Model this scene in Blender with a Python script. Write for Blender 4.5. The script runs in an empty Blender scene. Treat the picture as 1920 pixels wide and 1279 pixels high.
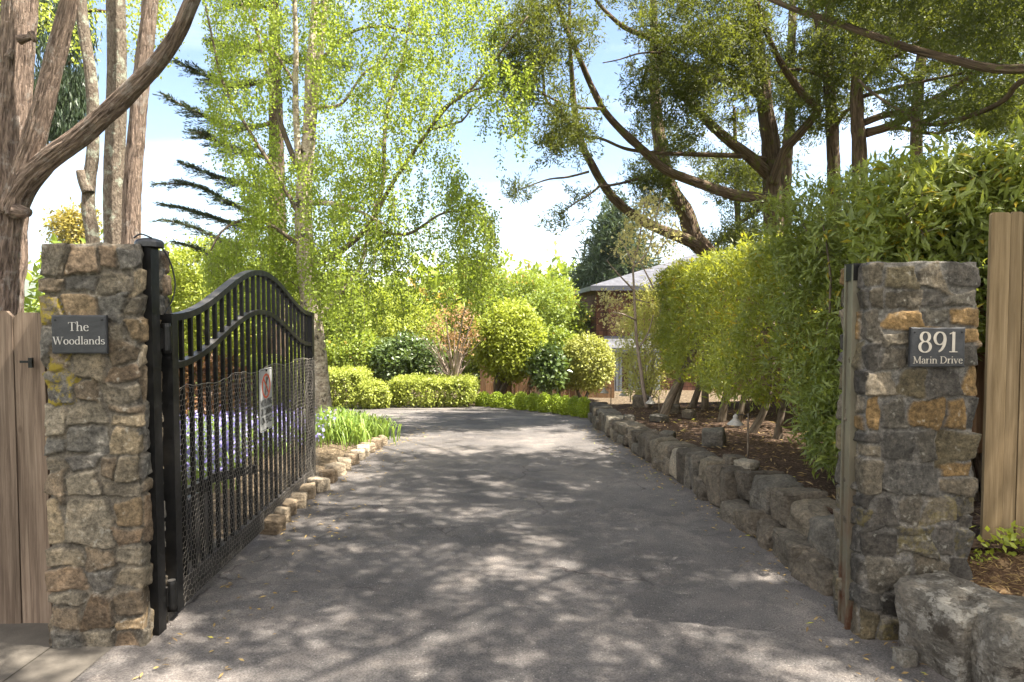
import bpy, bmesh, math, random
import numpy as np
from mathutils import Vector, Matrix

random.seed(11)
rng = np.random.default_rng(11)
R = math.radians
scene = bpy.context.scene
C = scene.collection

# ------------------------------------------------------------------ camera numbers
PITCH = R(2.4)
CAMZ = 1.6
FPX = 1280.0                      # focal length in photo pixels (24 mm on 36 mm, 1920 wide)


def P(u, v, y):
    """World point seen at photo pixel (u, v) at distance y along the drive."""
    cx, cy = (u - 960.0) / FPX, (639.5 - v) / FPX
    dy = math.cos(PITCH) + cy * math.sin(PITCH)
    dz = -math.sin(PITCH) + cy * math.cos(PITCH)
    k = y / dy
    return np.array([cx * k, y, CAMZ + dz * k])


def gz(x, y):
    y = np.asarray(y, float)
    a = np.clip(y - 8.0, 0, 22.0) * -0.065
    b = np.clip(y - 30.0, 0, 220.0) * -0.12
    return a + b


def bedz(x, y):
    """height of the raised bed behind the retaining wall"""
    return 0.40 - 0.044 * (np.asarray(y, float) - 3.9) + 0.03 * np.clip(np.asarray(x, float) - 2.2, 0, 4)


# ------------------------------------------------------------------ noise
def _h(ix, iy, iz, seed):
    n = (ix.astype(np.int64) * 374761393 + iy.astype(np.int64) * 668265263 + iz.astype(np.int64) * 2147483647 + seed * 974634599) & 0xFFFFFFFF
    n = ((n ^ (n >> 13)) * 1274126177) & 0xFFFFFFFF
    n = ((n ^ (n >> 16)) * 2246822519) & 0xFFFFFFFF
    n = n ^ (n >> 15)
    return (n & 0xFFFFFF) / float(0xFFFFFF) * 2 - 1


def vnoise(p, seed=0):
    p = np.asarray(p, float)
    i = np.floor(p).astype(np.int64)
    f = p - i
    f = f * f * (3 - 2 * f)
    out = 0
    for dx in (0, 1):
        for dy in (0, 1):
            for dz in (0, 1):
                w = (f[:, 0] if dx else 1 - f[:, 0]) * (f[:, 1] if dy else 1 - f[:, 1]) * (f[:, 2] if dz else 1 - f[:, 2])
                out = out + w * _h(i[:, 0] + dx, i[:, 1] + dy, i[:, 2] + dz, seed)
    return out


def fbm(p, octs=4, seed=0, gain=0.5):
    p = np.asarray(p, float)
    a, s, o = 1.0, 1.0, 0
    for k in range(octs):
        o = o + a * vnoise(p * s, seed + k * 17)
        a *= gain
        s *= 2.03
    return o


def unit(a):
    a = np.asarray(a, float)
    return a / np.maximum(np.linalg.norm(a, axis=-1, keepdims=True), 1e-9)


# ------------------------------------------------------------------ objects and properties
def tag(o, label=None, cat=None, group=None, kind=None):
    if label:
        o['label'] = label
    if cat:
        o['category'] = cat
    if group:
        o['group'] = group
    if kind:
        o['kind'] = kind
    return o


def thing(name, label, cat, loc=(0, 0, 0), group=None):
    o = bpy.data.objects.new(name, None)
    C.objects.link(o)
    o.empty_display_size = 0.1
    o.location = [float(c) for c in loc]
    return tag(o, label, cat, group)


class MB:
    """Collects geometry (world coordinates) and links it as one mesh object."""

    def __init__(self):
        self.v, self.q, self.t, self.tint, self.bk = [], [], [], [], []
        self.n = 0
        self.col = []

    def add(self, v, q=None, t=None, tint=0.5, bk=None, col=None):
        v = np.asarray(v, float).reshape(-1, 3)
        m = len(v)
        if q is not None and len(q):
            self.q.append(np.asarray(q, np.int64).reshape(-1, 4) + self.n)
        if t is not None and len(t):
            self.t.append(np.asarray(t, np.int64).reshape(-1, 3) + self.n)
        self.v.append(v)
        self.tint.append(np.broadcast_to(np.asarray(tint, float), (m,)).copy())
        self.bk.append(v if bk is None else np.asarray(bk, float).reshape(-1, 3))
        if col is not None:
            self.col.append(np.asarray(col, float).reshape(-1, 3))
        self.n += m

    # ---- shapes
    def tube(self, pts, rad, seg=8, tint=0.5, cap=True, rough=0.0, seed=0, ridge=0.0):
        pts = np.asarray(pts, float)
        n = len(pts)
        rad = np.broadcast_to(np.asarray(rad, float), (n,)) if np.ndim(rad) == 0 or len(np.atleast_1d(rad)) == n else np.linspace(rad[0], rad[-1], n)
        tan = np.gradient(pts, axis=0)
        tan = unit(tan)
        up = np.array([0.31, 0.87, 0.38])
        if abs(np.dot(tan[0], up)) > 0.9:
            up = np.array([0.9, -0.1, 0.4])
        a = unit(np.cross(tan, up))
        b = np.cross(tan, a)
        ang = np.arange(seg) / seg * 2 * math.pi
        ca, sa = np.cos(ang), np.sin(ang)
        L = np.concatenate([[0], np.cumsum(np.linalg.norm(np.diff(pts, axis=0), axis=1))])
        rr = np.repeat(rad[:, None], seg, 1)
        if rough > 0:
            q = np.stack([np.repeat(ca[None], n, 0) * 3.2, np.repeat(sa[None], n, 0) * 3.2, np.repeat(L[:, None] * 2.2, seg, 1)], -1).reshape(-1, 3)
            rr = rr * (1 + rough * fbm(q, 3, seed).reshape(n, seg))
        if ridge > 0:
            q = np.stack([np.repeat(ca[None], n, 0) * 9.0, np.repeat(sa[None], n, 0) * 9.0, np.repeat(L[:, None] * 2.6, seg, 1)], -1).reshape(-1, 3)
            q[:, :2] += 0.9 * vnoise(q * 0.45, seed + 3)[:, None]
            g = np.abs(vnoise(q, seed + 1)) + 0.5 * np.abs(vnoise(q * 2.1, seed + 2))
            rr = rr * (1 - ridge + ridge * 2.2 * np.sqrt(np.clip(g, 0, 1))).reshape(n, seg)
        ring = pts[:, None, :] + rr[..., None] * (ca[None, :, None] * a[:, None, :] + sa[None, :, None] * b[:, None, :])
        bk = np.stack([ca[None] * rr, sa[None] * rr, np.repeat(L[:, None], seg, 1)], -1)
        v = ring.reshape(-1, 3)
        i = np.arange(n - 1)[:, None] * seg
        j = np.arange(seg)[None, :]
        j2 = (j + 1) % seg
        q = np.stack([i + j, i + j2, i + seg + j2, i + seg + j], -1).reshape(-1, 4)
        bkv = bk.reshape(-1, 3) + (hash((round(pts[0][0], 3), round(pts[0][2], 3))) % 97)
        t = []
        if cap:
            v = np.vstack([v, pts[0], pts[-1]])
            bkv = np.vstack([bkv, bkv[0], bkv[-1]])
            k0, k1 = n * seg, n * seg + 1
            for s in range(seg):
                t.append((k0, (s + 1) % seg, s))
                t.append((k1, (n - 1) * seg + s, (n - 1) * seg + (s + 1) % seg))
        self.add(v, q, t, tint, bkv)

    def box(self, c, size, rotz=0.0, axes=None, tint=0.5, jit=0.0):
        s = np.array(size) / 2.0
        k = np.array([(-1, -1, -1), (1, -1, -1), (1, 1, -1), (-1, 1, -1), (-1, -1, 1), (1, -1, 1), (1, 1, 1), (-1, 1, 1)], float) * s
        if axes is None:
            cz, sz = math.cos(rotz), math.sin(rotz)
            axes = np.array([(cz, sz, 0), (-sz, cz, 0), (0, 0, 1)])
        v = k @ np.asarray(axes, float) + np.asarray(c, float)
        q = [(0, 3, 2, 1), (4, 5, 6, 7), (0, 1, 5, 4), (1, 2, 6, 5), (2, 3, 7, 6), (3, 0, 4, 7)]
        self.add(v, q, None, tint, k)

    def sweep(self, pts, a, b, wa, wb, tint=0.5):
        """rectangular bar along pts; a, b = constant cross directions with half widths wa, wb"""
        pts = np.asarray(pts, float)
        n = len(pts)
        a, b = np.asarray(a, float), np.asarray(b, float)
        if a.ndim == 1:
            a = np.repeat(a[None], n, 0)
        if b.ndim == 1:
            b = np.repeat(b[None], n, 0)
        ring = np.stack([pts - a * wa - b * wb, pts + a * wa - b * wb, pts + a * wa + b * wb, pts - a * wa + b * wb], 1)
        i = np.arange(n - 1)[:, None] * 4
        j = np.arange(4)[None]
        j2 = (j + 1) % 4
        q = np.stack([i + j, i + j2, i + 4 + j2, i + 4 + j], -1).reshape(-1, 4).tolist()
        q += [(0, 3, 2, 1), (4 * n - 4, 4 * n - 3, 4 * n - 2, 4 * n - 1)]
        self.add(ring.reshape(-1, 3), q, None, tint)

    def prism(self, poly, o, ux, uy, depth, tint=0.5):
        """poly in (ux, uy), extruded by depth along cross(ux, uy)"""
        poly = np.asarray(poly, float)
        ux, uy, o = np.asarray(ux, float), np.asarray(uy, float), np.asarray(o, float)
        nrm = np.cross(ux, uy)
        n = len(poly)
        f = o + poly[:, :1] * ux + poly[:, 1:] * uy
        v = np.vstack([f, f + nrm * depth, f.mean(0), (f + nrm * depth).mean(0)])
        q, t = [], []
        for i in range(n):
            j = (i + 1) % n
            q.append((i, j, n + j, n + i))
            t.append((2 * n, j, i))
            t.append((2 * n + 1, n + i, n + j))
        self.add(v, q, t, tint)

    def lathe(self, prof, c, seg=24, tint=0.5, axis=None):
        prof = np.asarray(prof, float)
        ang = np.arange(seg) / seg * 2 * math.pi
        n = len(prof)
        v = np.zeros((n, seg, 3))
        v[..., 0] = prof[:, :1] * np.cos(ang)
        v[..., 1] = prof[:, :1] * np.sin(ang)
        v[..., 2] = prof[:, 1:]
        v = v.reshape(-1, 3)
        if axis is not None:
            v = v @ np.asarray(axis, float)
        v = v + np.asarray(c, float)
        i = np.arange(n - 1)[:, None] * seg
        j = np.arange(seg)[None]
        j2 = (j + 1) % seg
        q = np.stack([i + j, i + j2, i + seg + j2, i + seg + j], -1).reshape(-1, 4)
        self.add(v, q, None, tint)

    def leaves(self, pos, d, nrm, L, W, tint, fine=False, curl=0.12):
        pos, d = np.asarray(pos, float), unit(d)
        m = len(pos)
        if m == 0:
            return
        nrm = np.asarray(nrm, float)
        side = unit(np.cross(d, nrm))
        up = np.cross(side, d)
        L = np.broadcast_to(np.asarray(L, float), (m,))[:, None]
        W = np.broadcast_to(np.asarray(W, float), (m,))[:, None]
        tint = np.broadcast_to(np.asarray(tint, float), (m,))
        if fine:
            b = pos
            l = pos + d * L * 0.45 + side * W * 0.5 + up * W * 0.16
            c = pos + d * L * 0.5
            r = pos + d * L * 0.45 - side * W * 0.5 + up * W * 0.16
            t = pos + d * L - up * L * curl
            v = np.stack([b, l, c, r, t], 1).reshape(-1, 3)
            k = np.arange(m)[:, None] * 5
            tri = np.stack([k + 0, k + 2, k + 1, k + 0, k + 3, k + 2, k + 1, k + 2, k + 4, k + 2, k + 3, k + 4], -1).reshape(-1, 3)
            self.add(v, None, tri, np.repeat(tint, 5))
        else:
            b = pos
            l = pos + d * L * 0.45 + side * W * 0.5
            r = pos + d * L * 0.45 - side * W * 0.5
            t = pos + d * L - up * L * curl
            v = np.stack([b, l, t, r], 1).reshape(-1, 3)
            k = np.arange(m)[:, None] * 4
            q = np.concatenate([k, k + 3, k + 2, k + 1], 1)
            self.add(v, q, None, np.repeat(tint, 4))

    # ---- link
    def build(self, name, mat, parent=None, smooth=False, label=None, sharp=0.0):
        me = bpy.data.meshes.new(name)
        v = np.vstack(self.v)
        off = np.zeros(3)
        o = bpy.data.objects.new(name, me)
        C.objects.link(o)
        if parent is not None:
            w = np.zeros(3)
            q = parent
            while q is not None:
                w = w + np.array(q.location)
                q = q.parent
            off = w
            o.parent = parent
        q = np.vstack(self.q) if self.q else np.zeros((0, 4), np.int64)
        t = np.vstack(self.t) if self.t else np.zeros((0, 3), np.int64)
        nl = q.size + t.size
        npoly = len(q) + len(t)
        me.vertices.add(len(v))
        me.vertices.foreach_set('co', (v - off).astype(np.float32).ravel())
        me.loops.add(nl)
        me.loops.foreach_set('vertex_index', np.concatenate([q.ravel(), t.ravel()]).astype(np.int32))
        me.polygons.add(npoly)
        ls = np.concatenate([np.arange(len(q)) * 4, q.size + np.arange(len(t)) * 3]).astype(np.int32)
        me.polygons.foreach_set('loop_start', ls)
        if smooth:
            me.polygons.foreach_set('use_smooth', np.ones(npoly, bool))
        else:
            me.polygons.foreach_set('use_smooth', np.zeros(npoly, bool))
        a = me.attributes.new('tint', 'FLOAT', 'POINT')
        a.data.foreach_set('value', np.concatenate(self.tint).astype(np.float32))
        a = me.attributes.new('bk', 'FLOAT_VECTOR', 'POINT')
        a.data.foreach_set('vector', np.vstack(self.bk).astype(np.float32).ravel())
        if self.col:
            c = np.vstack(self.col)
            a = me.attributes.new('col', 'FLOAT_COLOR', 'POINT')
            a.data.foreach_set('color', np.hstack([c, np.ones((len(c), 1))]).astype(np.float32).ravel())
        me.update(calc_edges=True)
        if mat is not None:
            me.materials.append(mat)
        if sharp:
            me.set_sharp_from_angle(angle=sharp)
        if label:
            o['label'] = label
        return o


# ------------------------------------------------------------------ materials
class NT:
    def __init__(self, name):
        self.m = bpy.data.materials.new(name)
        self.m.use_nodes = True
        self.t = self.m.node_tree
        self.t.nodes.clear()
        self.out = self.t.nodes.new('ShaderNodeOutputMaterial')

    def n(self, typ, props=None, **ins):
        nd = self.t.nodes.new(typ)
        for k, val in (props or {}).items():
            setattr(nd, k, val)
        for k, val in ins.items():
            key = int(k[1:]) if k[0] == 'i' and k[1:].isdigit() else k.replace('_', ' ')
            sock = nd.inputs[key]
            if isinstance(val, bpy.types.NodeSocket):
                self.t.links.new(val, sock)
            elif isinstance(val, bpy.types.Node):
                self.t.links.new(val.outputs[0], sock)
            else:
                if isinstance(val, (tuple, list)) and len(val) == 3 and sock.type == 'RGBA':
                    val = (*val, 1)
                sock.default_value = val
        return nd

    def attr(self, name, out='Fac'):
        nd = self.t.nodes.new('ShaderNodeAttribute')
        nd.attribute_name = name
        return nd.outputs[out]

    def coord(self, kind='Object'):
        return self.t.nodes.new('ShaderNodeTexCoord').outputs[kind]

    def mapping(self, vec, scale=(1, 1, 1), loc=(0, 0, 0)):
        return self.n('ShaderNodeMapping', None, Vector=vec, Scale=scale, Location=loc).outputs[0]

    def noise(self, vec, scale, detail=5, rough=0.6, dist=0.0):
        return self.n('ShaderNodeTexNoise', None, Vector=vec, Scale=scale, Detail=detail, Roughness=rough, Distortion=dist).outputs[0]

    def ramp(self, fac, stops, interp='LINEAR'):
        nd = self.t.nodes.new('ShaderNodeValToRGB')
        nd.color_ramp.interpolation = interp
        e = nd.color_ramp.elements
        while len(e) < len(stops):
            e.new(0.5)
        for el, (p, c) in zip(e, stops):
            el.position = p
            el.color = (*c, 1) if len(c) == 3 else c
        self.t.links.new(fac, nd.inputs[0])
        return nd.outputs[0]

    def mix(self, fac, a, b, blend='MIX'):
        nd = self.t.nodes.new('ShaderNodeMix')
        nd.data_type = 'RGBA'
        nd.blend_type = blend
        for sock, val in ((nd.inputs[0], fac), (nd.inputs[6], a), (nd.inputs[7], b)):
            if isinstance(val, bpy.types.NodeSocket):
                self.t.links.new(val, sock)
            else:
                sock.default_value = (*val, 1) if isinstance(val, (tuple, list)) and len(val) == 3 else val
        return nd.outputs[2]

    def math(self, op, a, b=0.0, clamp=False):
        nd = self.t.nodes.new('ShaderNodeMath')
        nd.operation = op
        nd.use_clamp = clamp
        for sock, val in ((nd.inputs[0], a), (nd.inputs[1], b)):
            if isinstance(val, bpy.types.NodeSocket):
                self.t.links.new(val, sock)
            else:
                sock.default_value = val
        return nd.outputs[0]

    def bump(self, h, strength=0.5, dist=0.01, normal=None):
        nd = self.n('ShaderNodeBump', None, Height=h, Strength=strength, Distance=dist)
        if normal is not None:
            self.t.links.new(normal, nd.inputs['Normal'])
        return nd.outputs[0]

    def surf(self, sh):
        self.t.links.new(sh.outputs[0] if isinstance(sh, bpy.types.Node) else sh, self.out.inputs[0])
        return self.m

    def principled(self, col, rough=0.8, spec=0.3, normal=None, metal=0.0):
        nd = self.n('ShaderNodeBsdfPrincipled', None, Base_Color=col, Roughness=rough, Metallic=metal)
        nd.inputs['Specular IOR Level'].default_value = spec
        if normal is not None:
            self.t.links.new(normal, nd.inputs['Normal'])
        return nd


def leafmat(name, dark, light, trans=(0.2, 0.33, 0.03), tf=0.4, spec=0.35, rough=0.45, odd=None):
    k = NT(name)
    tint = k.attr('tint')
    col = k.ramp(tint, [(0.0, dark), (0.75, light)] + ([(0.93, light), (0.96, odd)] if odd else []))
    tcol = k.mix(0.72, col, trans)
    if odd:
        tcol = k.mix(0.6, col, k.ramp(tint, [(0.93, trans), (0.96, tuple(min(1, 1.6 * c) for c in odd))]))
    pr = k.principled(col, rough, spec)
    tr = k.n('ShaderNodeBsdfTranslucent', None, Color=tcol)
    mx = k.n('ShaderNodeMixShader', None, i0=tf, i1=pr.outputs[0], i2=tr.outputs[0])
    return k.surf(mx)


def barkmat(name, c1, c2, c3=None, vs=0.12, scale=26.0, bump=0.9, dist=0.02):
    k = NT(name)
    bk = k.attr('bk', 'Vector')
    v = k.mapping(bk, (1, 1, vs))
    n1 = k.noise(v, scale, 6, 0.65, 0.6)
    n2 = k.noise(bk, 3.0, 3)
    col = k.mix(k.ramp(n1, [(0.36, (0, 0, 0)), (0.62, (1, 1, 1))]), c1, c2)
    col = k.mix(k.math('MULTIPLY', n2, 0.5), col, k.mix(0.5, col, (1, 1, 1), 'MULTIPLY'))
    if c3:
        n3 = k.noise(bk, 7.0, 6, 0.7)
        col = k.mix(k.ramp(n3, [(0.54, (0, 0, 0)), (0.62, (1, 1, 1))]), col, c3)
    return k.surf(k.principled(col, 0.9, 0.15, k.bump(n1, bump, dist)))


def mask_pts(poly, n, yc, ry, seed=0):
    """n points filling an outline seen in the photo, spread in depth over yc +- ry"""
    r = np.random.default_rng(seed)
    poly = np.asarray(poly, float)
    lo, hi = poly.min(0), poly.max(0)
    out = []
    uc, ru = (lo[0] + hi[0]) / 2, (hi[0] - lo[0]) / 2
    while len(out) < n:
        q = lo + (hi - lo) * r.random((n * 2, 2))
        inside = np.zeros(len(q), bool)
        m = len(poly)
        for i in range(m):
            a, b = poly[i], poly[(i + 1) % m]
            c = ((a[1] > q[:, 1]) != (b[1] > q[:, 1])) & (q[:, 0] < (b[0] - a[0]) * (q[:, 1] - a[1]) / (b[1] - a[1] + 1e-12) + a[0])
            inside ^= c
        for u, v in q[inside]:
            s = math.sqrt(max(0.12, 1 - ((u - uc) / ru) ** 2))
            out.append(P(u, v, yc + ry * s * (r.random() * 2 - 1)))
            if len(out) >= n:
                break
    return np.array(out)


def nearest(pts, skel):
    """nearest skeleton point for each point"""
    out = np.zeros(len(pts), int)
    for i in range(0, len(pts), 500):
        d = ((pts[i:i + 500, None, :] - skel[None]) ** 2).sum(-1)
        out[i:i + 500] = d.argmin(1)
    return out


def resample(pts, n):
    pts = np.asarray(pts, float)
    s = np.concatenate([[0], np.cumsum(np.linalg.norm(np.diff(pts, axis=0), axis=1))])
    # smooth with Catmull-Rom
    t = np.linspace(0, s[-1], n)
    out = np.zeros((n, 3))
    m = len(pts)
    for k, x in enumerate(t):
        i = min(max(np.searchsorted(s, x) - 1, 0), m - 2)
        f = (x - s[i]) / max(s[i + 1] - s[i], 1e-9)
        p0, p1, p2, p3 = pts[max(i - 1, 0)], pts[i], pts[i + 1], pts[min(i + 2, m - 1)]
        out[k] = 0.5 * ((2 * p1) + (-p0 + p2) * f + (2 * p0 - 5 * p1 + 4 * p2 - p3) * f * f + (-p0 + 3 * p1 - 3 * p2 + p3) * f ** 3)
    return out


def limb(mb, uv, w, y, seg=10, skel=None, dens=0.12, rough=0.06, seed=0, ext=None, ridge=0.0):
    """tapered limb through photo pixels uv, widths w in pixels (first, last), distances y (first, last or list)"""
    n = len(uv)
    ys = y if hasattr(y, '__len__') and len(y) == n else np.linspace(y[0], y[1], n) if hasattr(y, '__len__') else [y] * n
    pts = [P(a, b, c) for (a, b), c in zip(uv, ys)]
    if ext is not None:
        pts = [np.asarray(e, float) for e in ext] + pts
    pts = np.array(pts)
    length = np.linalg.norm(np.diff(pts, axis=0), axis=1).sum()
    q = resample(pts, max(5, int(length / dens)))
    r0, r1 = w[0] / FPX * ys[0] / 2, w[1] / FPX * ys[-1] / 2
    mb.tube(q, np.linspace(r0, r1, len(q)), seg, rough=rough, seed=seed, ridge=ridge)
    if skel is not None:
        skel.append(q)
    return q


def twigs(mb, pts, skel, r=0.006, maxd=1.6, sag=0.12, seg=3):
    """twigs that branch outwards from the limbs: each point joins the nearest limb or earlier twig;
    returns the outward directions"""
    pts = np.asarray(pts, float)
    n, m = len(pts), len(skel)
    near = nearest(pts, skel)
    d0 = np.linalg.norm(pts - skel[near], axis=1)
    order = np.argsort(d0)
    pool = np.zeros((m + 2 * n, 3))
    rad_ = np.zeros(m + 2 * n)
    pool[:m] = skel
    rad_[:m] = r * 1.5
    c = m
    out = np.zeros((n, 3))
    for k in order:
        p = pts[k]
        q = pool[:c]
        dd = ((q - p) ** 2).sum(1)
        dd[:m] *= 1.25
        i = int(dd.argmin())
        a = pool[i]
        ln = np.linalg.norm(p - a)
        out[k] = p - a
        rr = min(rad_[i], r * (0.5 + 0.9 * min(1, ln / maxd)))
        if 0.03 < ln < maxd:
            mid = a + (p - a) * 0.5 + np.array([0, 0, sag * ln]) + rng.normal(0, 0.07 * ln, 3)
            mb.tube([a, mid, p], [rr, rr * 0.8, rr * 0.5], seg, cap=False)
            pool[c] = mid
            rad_[c] = rr * 0.8
            c += 1
        pool[c] = p
        rad_[c] = max(rr * 0.6, r * 0.25)
        c += 1
    return unit(out)


def whorls(mb, pts, axes, per, L, W, tint0, fine=False, spread=1.0, droop=0.25, jit=0.02, seed=0, tvar=0.2, lvar=0.45):
    """leaves radiating around each twig end"""
    r = np.random.default_rng(seed)
    m = len(pts)
    pos = np.repeat(pts, per, 0) + r.normal(0, jit, (m * per, 3))
    ax = np.repeat(unit(axes), per, 0)
    rad = unit(r.normal(0, 1, (m * per, 3)))
    d = unit(ax * 0.6 + rad * spread + np.array([0, 0, -droop]))
    nr = unit(ax * 0.8 + np.array([0, 0, 0.7]) + r.normal(0, 0.45, (m * per, 3)))
    ln = L * (1 - lvar + 2 * lvar * r.random(m * per))
    t = np.clip(np.repeat(np.broadcast_to(tint0, (m,)), per) + r.normal(0, tvar, m * per), 0, 1)
    mb.leaves(pos, d, nr, ln, W * ln / L, t, fine)


def ell_pts(c, rad, n, seed=0, shell=0.55, lump=0.22, floor=None, freq=2.2):
    """points through a lumpy crown (mostly near its outside), with outward directions"""
    r = np.random.default_rng(seed)
    d = unit(r.normal(0, 1, (n, 3)))
    k = (shell + (1 - shell) * r.random(n) ** 0.6) * (1 + lump * fbm(d * freq, 3, seed))
    gap = vnoise(d * 4.1 + 9, seed + 5)
    p = np.asarray(c, float) + d * k[:, None] * np.asarray(rad, float)
    keep = (gap > -0.62)
    if floor is not None:
        keep &= p[:, 2] > floor
    return p[keep], unit(d / np.asarray(rad, float))[keep]


_ico = {}


def ico(sub):
    if sub not in _ico:
        bm = bmesh.new()
        bmesh.ops.create_icosphere(bm, subdivisions=sub, radius=1)
        v = np.array([x.co[:] for x in bm.verts])
        f = np.array([[x.index for x in fa.verts] for fa in bm.faces])
        bm.free()
        _ico[sub] = (v, f)
    return _ico[sub]


def rock(mb, c, size, rotz=0.0, seed=0, sub=4, facets=9, cut=(0.62, 0.9), rough=0.05, boxy=3.0, tint=None, tilt=0.0):
    """angular field stone: hull of a jittered block, edges broken off, surface roughened"""
    r = np.random.default_rng(seed)
    pts = []
    for sx in (-1, 1):
        for sy in (-1, 1):
            for sz in (-1, 1):
                p = np.array([sx, sy, sz]) * (0.72 + 0.3 * r.random(3))
                pts.append(p)
    for ax in range(3):
        for s_ in (-1, 1):
            p = r.uniform(-0.45, 0.45, 3)
            p[ax] = s_ * (0.9 + 0.22 * r.random())
            pts.append(p)
    bm = bmesh.new()
    for p in pts:
        bm.verts.new(p)
    bmesh.ops.convex_hull(bm, input=bm.verts[:])
    loose = [v for v in bm.verts if not v.link_faces]
    if loose:
        bmesh.ops.delete(bm, geom=loose, context='VERTS')
    bmesh.ops.bevel(bm, geom=bm.edges[:], offset=0.05 + 0.05 * r.random(), segments=1, affect='EDGES', profile=0.5)
    bmesh.ops.triangulate(bm, faces=bm.faces[:])
    for _ in range(2 if sub < 5 else 3):
        long_ = [e for e in bm.edges if e.calc_length() > (0.3 if sub < 5 else 0.14)]
        if not long_:
            break
        bmesh.ops.subdivide_edges(bm, edges=long_, cuts=1, use_grid_fill=False)
        bmesh.ops.triangulate(bm, faces=bm.faces[:])
    bm.verts.index_update()
    v = np.array([x.co[:] for x in bm.verts])
    f = np.array([[x.index for x in fa.verts] for fa in bm.faces])
    bm.free()
    v = v + unit(v) * (0.05 * fbm(v * 1.6 + seed * 3.1, 2, seed) + 0.035 * fbm(v * 5 + seed, 3, seed + 3))[:, None]
    v = v * (np.asarray(size, float) / 2)
    if tilt:
        ct, st = math.cos(tilt), math.sin(tilt)
        v = v @ np.array([(ct, 0, st), (0, 1, 0), (-st, 0, ct)])
    cz, sz = math.cos(rotz), math.sin(rotz)
    v = v @ np.array([(cz, sz, 0), (-sz, cz, 0), (0, 0, 1)])
    mb.add(v + np.asarray(c, float), None, f, r.random() if tint is None else tint)
# ------------------------------------------------------------------ material library
M = {}


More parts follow.
